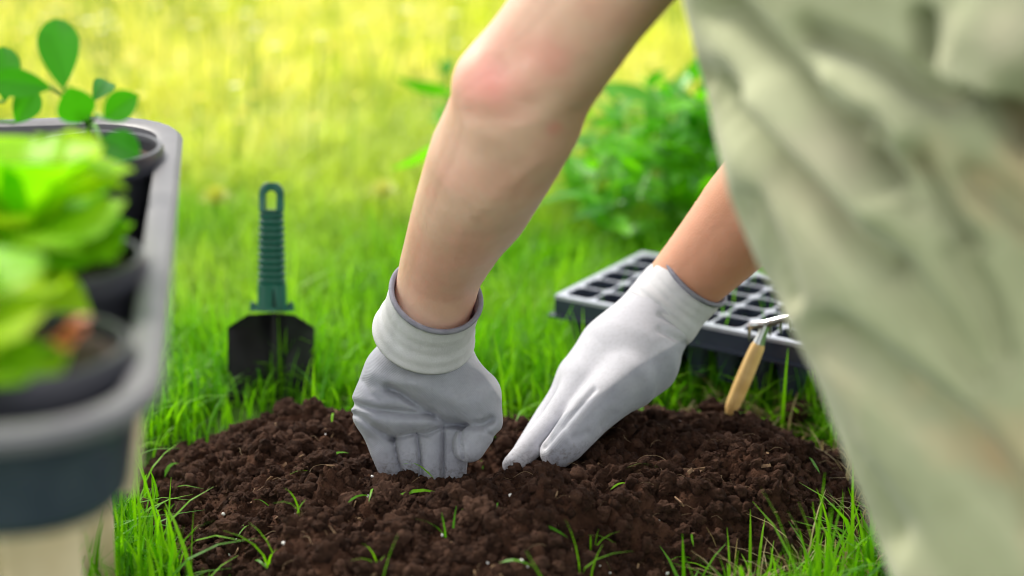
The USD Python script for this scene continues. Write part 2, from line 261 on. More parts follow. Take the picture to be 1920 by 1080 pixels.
soil_px = [(300, 838), (258, 872), (268, 930), (312, 985), (360, 1050), (385, 1180), (700, 1260), (1150, 1240), (1290, 1110), (1480, 1060), (1590, 1010), (1650, 950), (1620, 880), (1560, 822), (1420, 785), (1250, 775), (950, 775), (640, 772), (480, 792), (370, 815)]
soil_poly = Polygon([tuple(G(x, y)[:2]) for x, y in soil_px]).buffer(0.02).buffer(-0.02)
HOLE = [(G(805, 880, 0.01)[:2], 0.062, 0.034), (G(955, 858, 0.015)[:2], 0.055, 0.026)]
ring = np.array(soil_poly.exterior.coords)
def inside_depth(xy):
    d = np.minimum.reduce([seg(xy, ring[i], ring[i + 1], 0.0, 0.0) for i in range(len(ring) - 1)])
    return np.where(shapely.contains_xy(soil_poly, xy[:, 0], xy[:, 1]), d, -d)
def mound(xy):
    """Smooth height of the heap."""
    d = inside_depth(xy); t = np.clip((d + 0.012) / 0.095, 0, 1); h = -0.012 + 0.040 * t * t * (3 - 2 * t)
    h += np.where(d > -0.01, (meshkit.fbm(np.stack([xy[:, 0] * 9, xy[:, 1] * 9, xy[:, 0] * 0], -1), 3, 11) - 0.5) * 0.022 * t, 0)
    for c, r, dep in HOLE: h -= dep * np.exp(-((xy - c) ** 2).sum(1) / r ** 2 * 1.4) * np.clip(d * 30, 0, 1)
    return h
def soil_mesh():
    lo, hi = ring.min(0) - 0.015, ring.max(0) + 0.015; h = 0.0017
    xs, ys = np.arange(lo[0], hi[0], h), np.arange(lo[1], hi[1], h); X, Y = np.meshgrid(xs, ys, indexing='ij')
    xy = np.stack([X.ravel(), Y.ravel()], 1); N = lambda f, o, sd: meshkit.fbm(np.c_[xy * f, xy[:, :1] * 0 + sd * 3.7], o, sd) - 0.5
    w1 = np.stack([N(70, 3, 20), N(70, 3, 21)], 1); w2 = np.stack([N(260, 2, 22), N(260, 2, 23)], 1)
    z = mound(xy); d = inside_depth(xy); amp = np.clip((d + 0.012) * 40, 0, 1)
    bump = np.zeros(len(xy))
    for rmin, rmax, n, seed in ((0.012, 0.026, 150, 1), (0.005, 0.011, 800, 2), (0.0022, 0.0056, 8000, 3)):
        g = np.random.default_rng(seed); c = g.uniform(lo, hi, (n, 2)); r = g.uniform(rmin, rmax, n); k = g.uniform(0.05, 0.80, n) ** 1.2
        dd, ii = cKDTree(c).query(xy + w1 * rmax * 1.1 + w2 * rmax * 0.45, k=3)
        hh = (np.sqrt(np.maximum(r[ii] ** 2 - dd ** 2, 0)) * k[ii]).max(1)
        bump = bump * 0.9 + hh
    ridg = 1 - 2 * np.abs(N(130, 3, 7)) * 1.6
    z = z + amp * (bump * np.clip(0.75 + N(14, 2, 9) * 2.4, 0.3, 1.1) - 0.006 + ridg * 0.003 + N(330, 2, 5) * 0.0065 + N(48, 2, 6) * 0.010)
    keep = (d > -0.013).reshape(len(xs), len(ys)); f = grid_faces(len(xs), len(ys)); f = f[keep.ravel()[f].all(1)]
    u, inv = np.unique(f, return_inverse=True)
    global soil_tree, soil_z
    soil_tree, soil_z = cKDTree(xy[u]), z[u]
    return TM(np.c_[xy, z][u], inv.reshape(-1, 3))
obj('soil', soil_mesh(), M['soil'], smooth=True, kind='structure', label='low heap of dark brown crumbly soil dug open in the middle')
def surface(xy): return soil_z[soil_tree.query(np.atleast_2d(xy))[1]]
def soil_spots(n, seed, inset=0.0):
    g = np.random.default_rng(seed); lo, hi = ring.min(0), ring.max(0); out = []
    while len(out) < n:
        c = g.uniform(lo, hi, (n * 2, 2)); out += [tuple(x) for x in c[inside_depth(c) > inset]]
    return np.array(out[:n]), g
def lump(seed, sub=2, rough=0.5):
    m = trimesh.creation.icosphere(sub); v = m.vertices; k = 1 + rough * (meshkit.fbm(v * 1.6 + seed * 7.3, 3, seed) - 0.5) * 1.5 + rough * 0.35 * (meshkit.noise(v * 5 + seed, seed) - 0.5)
    m.vertices = v * k[:, None] * np.array([1, 0.85, 0.7]); return m
def instancer(name, protos, pos, ids, scales, quats, kind='stuff', label=None):
    path = numbered('/World/' + name); pi = UsdGeom.PointInstancer.Define(stage, path); rel = pi.CreatePrototypesRel()
    for k, (pname, parts) in enumerate(protos):
        pp = f'{path}/kinds/{pname}_{k:03d}'; UsdGeom.Xform.Define(stage, pp); rel.AddTarget(pp)
        for q, (m, mt, sm) in enumerate(parts): UsdGeom.Gprim(usdkit.mesh(stage, f'{pp}/piece_{q:03d}', m, mt, smooth=sm)).CreateDoubleSidedAttr(True)
    pi.CreatePositionsAttr(Vt.Vec3fArray.FromNumpy(np.asarray(pos, np.float32))); pi.CreateProtoIndicesAttr(Vt.IntArray.FromNumpy(np.asarray(ids, np.int32)))
    sc = np.asarray(scales, np.float32); sc = np.repeat(sc[:, None], 3, 1) if sc.ndim == 1 else sc
    pi.CreateScalesAttr(Vt.Vec3fArray.FromNumpy(sc)); q = np.asarray(quats, float)
    pi.CreateOrientationsAttr(Vt.QuathArray([Gf.Quath(float(a), float(b), float(c), float(d)) for a, b, c, d in q]))
    return tag(pi.GetPrim(), label=label, kind=kind)
def yawq(a): return np.stack([np.cos(a / 2), 0 * a, 0 * a, np.sin(a / 2)], 1)
def anyq(g, n): q = g.normal(size=(n, 4)); return q / np.linalg.norm(q, axis=1)[:, None]
# crumbs of soil
c, g = soil_spots(17000, 31, -0.006); s = 0.0006 + 0.0064 * g.random(len(c)) ** 6
instancer('soil_crumbs', [('crumb', [(lump(k, 2, 0.9), M['clod'], k % 2 == 0)]) for k in range(8)], np.c_[c, surface(c) + s * 0.3], g.integers(0, 8, len(c)), s, anyq(g, len(c)), label='loose dark crumbs and clods of soil over the heap')
c, g = soil_spots(170, 39, 0.002); s = 0.0045 + 0.0065 * g.random(len(c)) ** 2
instancer('soil_lumps', [('lump', [(lump(60 + k, 4, 1.15), M['clod'], True)]) for k in range(9)], np.c_[c, surface(c) + s * 0.1], g.integers(0, 9, len(c)), s, anyq(g, len(c)), label='larger uneven lumps of dark soil half sunk in the heap')
g = np.random.default_rng(44); tips = np.array([G(x, y, 0.02)[:2] for x, y in ((735, 893), (762, 900), (790, 905), (820, 905), (850, 900), (955, 872), (985, 874), (1030, 868))])
c = tips[g.integers(0, len(tips), 260)] + np.c_[g.normal(0, 0.009, 260), g.normal(-0.010, 0.009, 260)]; s = 0.0011 + 0.0052 * g.random(260) ** 3
instancer('soil_crumbs', [('crumb', [(lump(80 + k, 2, 0.9), M['clod'], True)]) for k in range(5)], np.c_[c, surface(c) + s * 0.5], g.integers(0, 5, 260), s, anyq(g, 260), label='loose soil crumbs pressed up against the glove fingertips')
c, g = soil_spots(190, 32, 0.005); s = 0.0006 + 0.0012 * g.random(len(c)) ** 2
instancer('perlite_grains', [('grain', [(lump(40 + k, 1, 0.4), M['perlite'], True)]) for k in range(3)], np.c_[c, surface(c) + s * 0.6], g.integers(0, 3, len(c)), s, anyq(g, len(c)), label='tiny white grains scattered in the soil')
def chip(seed):
    g = np.random.default_rng(seed); l = 1.0; m = totm(rbox(1.0, 0.32 + 0.2 * g.random(), 0.12, 0.05)); m.vertices[:, 2] += 0.12 * np.sin(m.vertices[:, 0] * 3 + seed); return m
c, g = soil_spots(330, 33, 0.0); s = 0.003 + 0.007 * g.random(len(c)) ** 2
instancer('bark_chips', [('chip', [(chip(k), M['chip'], False)]) for k in range(4)], np.c_[c, surface(c) + 0.0012], g.integers(0, 4, len(c)), s, anyq(g, len(c)), label='small brown bark chips lying in the soil')
def fibre(seed):
    g = np.random.default_rng(seed); t = np.linspace(0, 1, 9); a = g.normal(size=3)
    return tube(np.c_[t - 0.5, 0.15 * np.sin(3 * t + a[0]) + 0.06 * np.sin(9 * t), 0.18 * np.sin(np.pi * t) * (1 + 0.3 * a[2])], 0.0075, 4)
c, g = soil_spots(520, 34, -0.005); s = 0.005 + 0.015 * g.random(len(c)) ** 2
instancer('root_fibres', [('fibre', [(fibre(k), M['root'], False)]) for k in range(6)], np.c_[c, surface(c) + 0.0012], g.integers(0, 6, len(c)), s, yawq(g.uniform(0, 6.28, len(c))), label='fine dry root fibres lying on the soil')
# the clods one can point at
for px, py, dz, r, lab in ((536, 765, 0.012, 0.0095, 'dark soil clod standing alone in front of the trowel'), (1338, 768, 0.012, 0.0098, 'tall dark soil clod beside the foot of the wooden rake handle'), (1378, 780, 0.006, 0.0085, 'low soil clod just right of the tall clod at the rake handle'),
                           (1492, 772, 0.008, 0.012, 'dark soil clod in the grass beside the trouser leg'), (1205, 752, 0.006, 0.007, 'small soil clod behind the right glove'), (757, 990, 0.03, 0.012, 'large grey brown clod on the front slope below the left glove'),
                           (958, 1065, 0.018, 0.012, 'broad grey clod at the bottom edge in front of both gloves'), (603, 865, 0.036, 0.0105, 'rounded soil clod left of the left glove'), (425, 990, 0.015, 0.008, 'round pebble-like clod beside the front left grass')):
    w = G(px, py, dz); m = lump(int(px), 4, 0.75); m.vertices *= r; m.vertices += w
    obj('soil_clod', m, M['clod'], smooth=True, label=lab, cat='soil clod')

# ------------------------------------------------------------------ grass
def blade(g, h, w, lean, az, base):
    n = 5; t = np.linspace(0, 1, n); bend = lean * t ** 1.7; z = h * (t - 0.32 * abs(lean) * t ** 2.4); r = h * bend * 0.75
    cx, sx = math.cos(az), math.sin(az); tw = az + math.pi / 2 + g.normal() * 0.4; ww = w * (1 - t ** 2.2) * 0.5 + 0.0001
    c = np.stack([base[0] + r * cx, base[1] + r * sx, z], 1); s = np.stack([np.cos(tw) * ww, np.sin(tw) * ww, 0 * t], 1)
    v = np.stack([c - s, c + s], 1).reshape(-1, 3); return v, grid_faces(n, 2)
def clump(seed, nb, rad, hmean, wmean, leanmax, lie=0.0):
    g = np.random.default_rng(seed); V, F, k = [], [], 0
    for _ in range(nb):
        a, r = g.uniform(0, 6.283), rad * math.sqrt(g.random()); h = hmean * math.exp(g.normal() * 0.33); ln = g.uniform(0.05, leanmax) if g.random() > lie else g.uniform(1.0, 1.7)
        v, f = blade(g, h, wmean * g.uniform(0.7, 1.3), ln, g.uniform(0, 6.283), (r * math.cos(a), r * math.sin(a))); V.append(v); F.append(f + k); k += len(v)
    return TM(np.vstack(V), np.vstack(F))
def in_view(xy, margin):
    return np.abs(xy[:, 0]) < 0.285 * np.maximum(xy[:, 1], 0.3) + margin
post_xy = np.array([-0.252, 0.93])
TROWEL = P(511, 745, 1.60)[:2]
def grass(name, label, n, y0, y1, prot, margin, hs, seed, edge=-0.012, sel=None):
    g = np.random.default_rng(seed); xy = np.empty((0, 2))
    while len(xy) < n:
        q = np.c_[g.uniform(-2.3, 2.3, n * 3), g.uniform(y0, y1, n * 3)]; q = q[in_view(q, margin)]; q = q[inside_depth(q) < edge + g.normal(size=len(q)) * 0.006]
        q = q[np.linalg.norm(q - post_xy, axis=1) > 0.035]
        q = q[~((np.abs(q[:, 0] - TROWEL[0]) < 0.05) & (q[:, 1] > TROWEL[1] - 0.13) & (q[:, 1] < TROWEL[1] + 0.012) & (g.random(len(q)) < 0.72))]   # flattened where the trowel was pushed in
        if sel is not None: q = q[sel(q, g)]
        xy = np.vstack([xy, q])
    xy = xy[:n]; s = hs * g.uniform(0.75, 1.25, n)
    pos = np.c_[xy, np.full(n, -0.011)]
    return instancer(name, prot, pos, g.integers(0, len(prot), n), np.c_[s, s, s * g.uniform(0.8, 1.25, n)], yawq(g.uniform(0, 6.283, n)), label=label)
near = [('tuft', [(clump(100 + k, 15, 0.020, 0.027, 0.0021, 1.2, 0.2), M['grass'], False)]) for k in range(9)]
tall = [('tuft', [(clump(130 + k, 6, 0.016, 0.044, 0.0024, 1.2, 0.25), M['grass'], False)]) for k in range(6)]
dryp = [('tuft', [(clump(150 + k, 6, 0.02, 0.026, 0.0011, 1.3, 0.6), M['dry'], False)]) for k in range(4)]
farp = [('tuft', [(clump(170 + k, 38, 0.05, 0.036, 0.0036, 1.7, 0.35), M['grass'], False)]) for k in range(7)]
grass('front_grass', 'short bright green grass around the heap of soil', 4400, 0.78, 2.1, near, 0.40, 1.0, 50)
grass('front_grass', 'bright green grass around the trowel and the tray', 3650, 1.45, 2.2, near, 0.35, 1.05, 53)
def tallsel(q, g):
    d = inside_depth(q); tray = np.linalg.norm(q - np.array([0.17, 1.53]), axis=1); front = (q[:, 1] < 1.25) & ((q[:, 0] < -0.17) | (q[:, 0] > 0.17))
    return (g.random(len(q)) < 0.05) | ((tray < 0.14) & (d < -0.01)) | (front & (d > -0.10))
grass('long_grass', 'longer grass blades leaning over the edge of the soil and before the tray', 480, 0.85, 1.9, tall, 0.10, 1.0, 51, sel=tallsel)
grass('long_grass', 'long grass blades in the two front corners beside the soil', 430, 0.80, 1.30, tall, 0.08, 0.70, 57, edge=0.002, sel=lambda q, g: (q[:, 0] < -0.13) | ((q[:, 0] > 0.15) & (g.random(len(q)) < 0.45)))
grass('dry_grass', 'dry pale blades of grass at the edge of the soil', 110, 1.0, 1.8, dryp, 0.05, 1.0, 52, edge=0.006, sel=lambda q, g: (inside_depth(q) > -0.035) & ((q[:, 0] > 0.12) | (g.random(len(q)) < 0.03)))
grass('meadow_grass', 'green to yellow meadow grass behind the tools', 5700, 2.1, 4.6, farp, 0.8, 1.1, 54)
# single green blades lying on the soil
c, g = soil_spots(46, 36, 0.01)
def cut_blade(seed):
    g = np.random.default_rng(seed); t = np.linspace(0, 1, 6); w = 0.055 * (1 - (2 * t - 1) ** 4) * (1 - 0.6 * t)
    cl = np.stack([t - 0.5, 0.10 * np.sin(2.5 * t + seed), 0.12 + 0.16 * np.sin(np.pi * t)], 1); s = np.stack([0 * t, w, 0.4 * w], 1); return TM(np.stack([cl - s, cl + s], 1).reshape(-1, 3), grid_faces(6, 2))
instancer('cut_grass', [('blade', [(cut_blade(k), M['grass'], False)]) for k in range(5)], np.c_[c, surface(c) + 0.001], g.integers(0, 5, len(c)), 0.012 + 0.024 * g.random(len(c)), yawq(g.uniform(0, 6.28, len(c))), label='loose cut green grass blades fallen on the soil')
c, g = soil_spots(40, 37, -0.01); c = c[(c[:, 1] < 1.17) | (g.random(len(c)) < 0.12)]
instancer('sprouting_grass', tall_ := [('tuft', [(clump(190 + k, 3, 0.006, 0.028, 0.0018, 1.0, 0.2), M['grass'], False)]) for k in range(4)], np.c_[c, surface(c) - 0.002], g.integers(0, 4, len(c)), g.uniform(0.6, 1.1, len(c)), yawq(g.uniform(0, 6.28, len(c))), label='few grass sprouts growing out of the front of the soil')

# ------------------------------------------------------------------ meadow flowers
def flower(seed, npet, r, hgt):
    g = np.random.default_rng(seed); V = []; a = g.normal(size=2) * 0.15; top = np.array([a[0] * hgt, a[1] * hgt, hgt])
    parts = []
    for k in range(npet):
        az = k * 2 * np.pi / npet + g.normal() * 0.1; u = np.array([math.cos(az), math.sin(az), 0.45]); sd = np.array([-math.sin(az), math.cos(az), 0])
        q = [top, top + r * 0.55 * u + sd * r * 0.34, top + r * u * 1.0 + sd * r * 0.2, top + r * u * 1.0 - sd * r * 0.2, top + r * 0.55 * u - sd * r * 0.34]
        parts.append(TM(q, [(0, 1, 4), (1, 2, 4), (2, 3, 4)]))
    st = tube([[0, 0, 0], [a[0] * hgt * 0.4, a[1] * hgt * 0.4, hgt * 0.5], top], 0.0011, 4)
    return cat(parts), st
fl = []
for k in range(6):
    pt, st = flower(k, 6 if k < 4 else 10, 0.009 if k < 4 else 0.007, 0.07 + 0.015 * k); fl.append(('flower', [(pt, M['petal'] if k < 4 else M['pale_petal'], False), (st, M['stem'], False)]))
g = np.random.default_rng(77); q = np.c_[g.uniform(-1.9, 1.9, 60000), g.uniform(1.75, 4.4, 60000)]; q = q[in_view(q, 0.35)]
nz = meshkit.fbm(np.c_[q * 2.6, q[:, :1] * 0], 3, 9); dens = np.clip((q[:, 1] - 0.22 * q[:, 0] - 1.95) / 0.9, 0.0, 1) ** 1.3 * np.clip((nz - 0.30) * 4, 0.15, 1)
q = q[g.random(len(q)) < dens * 0.10]
instancer('meadow_flowers', fl, np.c_[q, np.full(len(q), -0.01)], g.integers(0, 6, len(q)), g.uniform(0.7, 1.2, len(q)), yawq(g.uniform(0, 6.28, len(q))), label='mass of small yellow and cream meadow flowers in the far grass')
def dandelion(seed, loc, sc, lab):
    t = thing('yellow_flower', loc, seed * 40, sc, label=lab, cat='flower', group=None); g = np.random.default_rng(seed)
    obj('stem', tube([[0, 0, 0], [0.004, 0.002, 0.04], [0.002, 0.006, 0.08]], 0.0016, 6), M['stem'], t)
    pts = []
    for k in range(46):
        az = k * 2.39996; el = 0.15 + 1.3 * k / 46; u = np.array([math.cos(az) * math.cos(el), math.sin(az) * math.cos(el), math.sin(el)]); sd = np.array([-math.sin(az), math.cos(az), 0]) * 0.0022; b = np.array([0.002, 0.006, 0.08])
        pts.append(TM([b - sd * 0.3, b + sd * 0.3, b + u * 0.017 + sd, b + u * 0.017 - sd], [(0, 1, 2), (0, 2, 3)]))
    obj('flower_head', cat(pts), M['lime_petal'], t)
for k, (px, py, d, sc, lab) in enumerate(((408, 385, 1.98, 1.1, 'pale yellow flower in the grass left of the trowel handle'), (728, 372, 2.02, 1.1, 'yellow flower close behind the forearm, left of the elbow'), (1200, 238, 2.2, 1.15, 'yellow flower among the leafy weeds between arm and trousers'))):
    w = P(px, py, d); dandelion(k + 1, (w[0], w[1], w[2] - 0.08 * sc), sc, lab)

# ------------------------------------------------------------------ leaves and weeds
def leaf(length, width, nu=9, nv=5, fold=0.25, curl=0.3, ruffle=0.0, seed=0, shape='oval', seedz=0):
    """A leaf along +x from the origin, its face up."""
    t = np.linspace(0, 1, nu); s = np.linspace(-1, 1, nv)
    prof = {'oval': np.sin(np.pi * np.clip(t * 0.98 + 0.02, 0, 1) ** 0.9) ** 0.75, 'lance': np.sin(np.pi * t ** 0.75) ** 0.9 * (1 - 0.35 * t), 'spoon': (0.12 + 0.88 * np.clip(t * 1.6 - 0.1, 0, 1) ** 1.2) * np.sqrt(np.clip(1 - np.clip((t - 0.62) / 0.38, 0, 1) ** 2.4, 0, 1)), 'obovate': np.sin(np.pi * np.clip(t * 0.985 + 0.015, 0, 1) ** 1.3) ** 0.62, 'fan': (0.22 + 0.78 * t ** 0.8) * np.sqrt(np.clip(1 - np.clip((t - 0.7) / 0.3, 0, 1) ** 3, 0.02, 1))}[shape]
    T, S = np.meshgrid(t, s, indexing='ij'); W = width * 0.5 * prof[:, None] * S
    X = length * T; Z = np.abs(W) * fold + curl * length * (T - T ** 2 * 1.25) * 0.9
    if ruffle: Z = Z + ruffle * length * np.abs(S) ** 1.5 * T * (np.sin(T * 17 + S * 5 + seed) * 0.6 + (meshkit.noise(np.stack([T * 6, S * 3, T * 0 + seed], -1), seed) - 0.5) * 1.4); X = X + ruffle * length * 0.5 * S * S * np.sin(S * 9 + seed)
    return TM(np.stack([X, W, Z], -1).reshape(-1, 3), grid_faces(nu, nv))
def place_leaf(m, at, az, el, roll=0.0):
    m = m.copy(); m.apply_transform(trimesh.transformations.rotation_matrix(roll, [1, 0, 0])); m.apply_transform(trimesh.transformations.rotation_matrix(-el, [0, 1, 0])); m.apply_transform(trimesh.transformations.rotation_matrix(az, [0, 0, 1])); m.apply_translation(at); return m
def weed(seed, loc, h, nl, ll, lab, grp=None, rz=0.0):
    g = np.random.default_rng(seed); t = thing('leafy_weed', loc, rz, 1.0, label=lab, cat='plant', group=grp)
    for b in range(3):
        az0 = b * 2.1 + g.normal() * 0.4; ln = g.uniform(0.12, 0.4); hh = h * g.uniform(0.75, 1.1); tt = np.linspace(0, 1, 6)
        p = np.stack([ln * hh * tt ** 1.5 * math.cos(az0), ln * hh * tt ** 1.5 * math.sin(az0), hh * tt - 0.012], 1); obj('stem', tube(p, np.linspace(0.0022, 0.0009, 6), 5), M['stem'], t)
        for k in range(nl // 3):
            u = 0.12 + 0.88 * (k + g.random() * 0.6) / (nl // 3); u = min(u, 1.0); at = np.array([np.interp(u, tt, p[:, q]) for q in range(3)]); L = ll * g.uniform(0.65, 1.15) * (1.1 - 0.4 * u)
            obj('leaf', place_leaf(leaf(L, L * g.uniform(0.32, 0.46), 7, 4, 0.3, g.uniform(-0.1, 0.45), shape='lance'), at, k * 2.4 + g.normal() * 0.3, g.uniform(-0.1, 0.75), g.normal() * 0.25), M['weed'], t, smooth=True)
    return t
W1 = weed(1, G(1150, 470), 0.145, 30, 0.074, 'leafy dark green weed next to the left end of the seed tray')
W2 = weed(2, G(1255, 445), 0.16, 33, 0.080, 'tall leafy weed behind the seed tray between arm and trousers')
W3 = weed(3, G(1330, 460), 0.17, 33, 0.085, 'broad leafy weed close to the edge of the trousers')
for k, (px, py, sc, rz, lab) in enumerate(((1090, 410, 0.75, 70, 'leafy weed whose leaves touch the near forearm below the elbow'), (1190, 395, 0.80, 200, 'leafy weed in the middle of the blurred clump, under the yellow flower'), (1290, 385, 0.80, 130, 'leafy weed right above the far forearm'), (1365, 405, 0.9, 20, 'leafy weed partly hidden by the trouser edge, low in the clump'), (1140, 350, 0.60, 280, 'small leafy weed beside the inner bend of the near elbow'),
        (1230, 330, 0.60, 320, 'leafy weed at the back of the clump above the yellow flower'), (1320, 335, 0.85, 170, 'tall leafy weed rising against the bright meadow next to the trousers'), (1400, 350, 0.75, 60, 'leafy weed half behind the trousers at the right end of the clump'), (1365, 315, 0.6, 250, 'leafy weed at the back right corner of the clump'))):
    w = G(px, py); dup((W1, W2, W3)[k % 3], (w[0], w[1], 0), rz, sc, label=lab, group='leafy weeds behind the seed tray')
for w_ in (W1, W2, W3): w_.SetCustomDataByKey('group', 'leafy weeds behind the seed tray')
w4 = weed(4, G(868, 330), 0.15, 12, 0.075, 'leafy weed half hidden behind the near forearm')
for px, py, d, az, el in ((845, 175, 2.05, 3.25, 0.25), (830, 270, 1.95, 3.7, -0.35)):
    a = P(px, py, d); loc = np.array(G(868, 330)); obj('leaf', place_leaf(leaf(0.060, 0.024, 8, 5, 0.3, -0.30, shape='lance'), a - loc, az, el, 0.9), M['weed'], w4, smooth=True)

# ------------------------------------------------------------------ trowel
def trowel():
    D = 1.60; u = mm(D); base = P(511, 745, D); ax = (P(509, 340, D - 0.012) - base); ax /= np.linalg.norm(ax); sx = np.array([1.0, 0, 0.0]); sx -= ax * (sx @ ax); sx /= np.linalg.norm(sx); fr = np.cross(sx, ax)   # fr: towards the camera
    t = thing('garden_trowel', base, label='small garden trowel with green ridged handle and black blade stuck in the grass', cat='trowel')
    def put(m): m = totm(m).copy(); v = m.vertices; m.vertices = v[:, :1] * sx + v[:, 1:2] * fr + v[:, 2:] * ax; return m
    z = lambda py: (745 - py) * u
    zs, rx, ry = [], [], []
    for zz in np.arange(z(578), z(342), 0.0007):
        py = 745 - zz / u; w = 23.5 + (py - 400) / 175 * 4.0 if py > 395 else 23.5
        dep = 21.0 + max(0, (py - 400) / 175 * 3)
        if 398 < py < 532: k = ((py - 398) / 12.2) % 1.0; w -= 3.2 * (0.5 + 0.5 * math.cos(2 * math.pi * k)) ** 2; dep -= 3.2 * (0.5 + 0.5 * math.cos(2 * math.pi * k)) ** 2
        if py < 395: dep = 21 - min((395 - py) / 25, 1) * 9.5
        if py < 364: w = 23.5 * math.sqrt(max(1 - ((364 - py) / 23.5) ** 2, 0.02))
        zs.append(zz); rx.append(w * u); ry.append(dep * u)
    th = np.linspace(0, 2 * np.pi, 40, endpoint=False); e = 0.75; cx = np.sign(np.cos(th)) * np.abs(np.cos(th)) ** e; cy = np.sign(np.sin(th)) * np.abs(np.sin(th)) ** e
    V = np.stack([np.array(rx)[:, None] * cx, np.array(ry)[:, None] * cy, np.repeat(np.array(zs)[:, None], 40, 1)], -1).reshape(-1, 3); F = grid_faces(len(zs), 40, True); n = len(V); s = np.arange(40); o = (len(zs) - 1) * 40
    V = np.vstack([V, [0, 0, zs[0]], [0, 0, zs[-1]]]); F = np.vstack([F, np.stack([np.full(40, n), (s + 1) % 40, s], 1), np.stack([np.full(40, n + 1), o + s, o + (s + 1) % 40], 1)])
    body = manifold3d.Manifold(manifold3d.Mesh(V.astype(np.float32), F.astype(np.uint32)))
    if body.volume() < 0 or body.is_empty(): body = manifold3d.Manifold(manifold3d.Mesh(V.astype(np.float32), F[:, ::-1].copy().astype(np.uint32)))
    hole = manifold3d.Manifold.batch_hull([manifold3d.Manifold.cylinder(0.06, 10.5 * u, 10.5 * u, 32, True).rotate((90, 0, 0)).translate((0, 0, z(368))), manifold3d.Manifold.cube((21 * u, 0.06, 4 * u), True).translate((0, 0, z(391)))])
    slit = manifold3d.Manifold.batch_hull([manifold3d.Manifold.cube((8 * u, 0.02, 1 * u), True).translate((7 * u, 21 * u + 0.004, z(580))), manifold3d.Manifold.cube((2 * u, 0.02, 1 * u), True).translate((5 * u, 21 * u + 0.004, z(540)))])
    obj('handle', put(body - hole - slit), M['green_plastic'], t, smooth=30)
    col = [manifold3d.Manifold.batch_hull([manifold3d.Manifold.cylinder(8 * u, 6 * u, 6 * u, 16).translate((sx_ * 36 * u, 0, z(582))) for sx_ in (-1, 1)] + [manifold3d.Manifold.cylinder(8 * u, 26 * u, 24 * u, 32).translate((0, 0, z(582)))])]
    ears = [manifold3d.Manifold.batch_hull([manifold3d.Manifold.sphere(5 * u, 12).translate((s_ * 36 * u, 0, z(570))), manifold3d.Manifold.sphere(5 * u, 12).translate((s_ * 28 * u, 0, z(577)))]) for s_ in (-1, 1)]
    obj('collar', put(col[0] + ears[0] + ears[1]), M['green_plastic'], t, smooth=40)
    nu, nv = 40, 33; tt = np.linspace(z(588), z(590) - 0.135, nu); ss = np.linspace(-1, 1, nv); rows = []
    for q in tt:
        py = 745 - q / u; half = 81.0 if py > 612 else 40 + 41 * (py - 586) / 26
        tip = (q - tt[-1]) / 0.055
        if tip < 1: half *= math.sqrt(max(1 - (1 - tip) ** 2, 0.001))
        neck = math.exp(-((py - 585) / 45) ** 2) if py > 585 else 1
        dish = 0.016; x = half * u * ss; y = -dish * (1 - np.abs(ss) ** 2.0) * (0.35 + 0.65 * (1 - neck)) - 0.010 * neck * np.exp(-(ss * half / 20) ** 2) - 0.0045 * np.exp(-(ss * half / 13) ** 2)
        rows.append(np.stack([x, y + 0.008, np.full(nv, q)], 1))
    A = np.vstack(rows); B = A + np.array([0, -0.0016, 0]); F = grid_faces(nu, nv); n = len(A); edge = list(range(nv)) + [i * nv + nv - 1 for i in range(1, nu)] + [(nu - 1) * nv + j for j in range(nv - 2, -1, -1)] + [i * nv for i in range(nu - 2, 0, -1)]
    side = [[edge[i], edge[(i + 1) % len(edge)], edge[(i + 1) % len(edge)] + n, edge[i] + n] for i in range(len(edge))]; side = np.array(side)
    obj('blade', put(TM(np.vstack([A, B]), np.vstack([F, F[:, ::-1] + n, side[:, [0, 1, 2]], side[:, [0, 2, 3]]]))), M['blade_black'], t, smooth=35)
trowel()

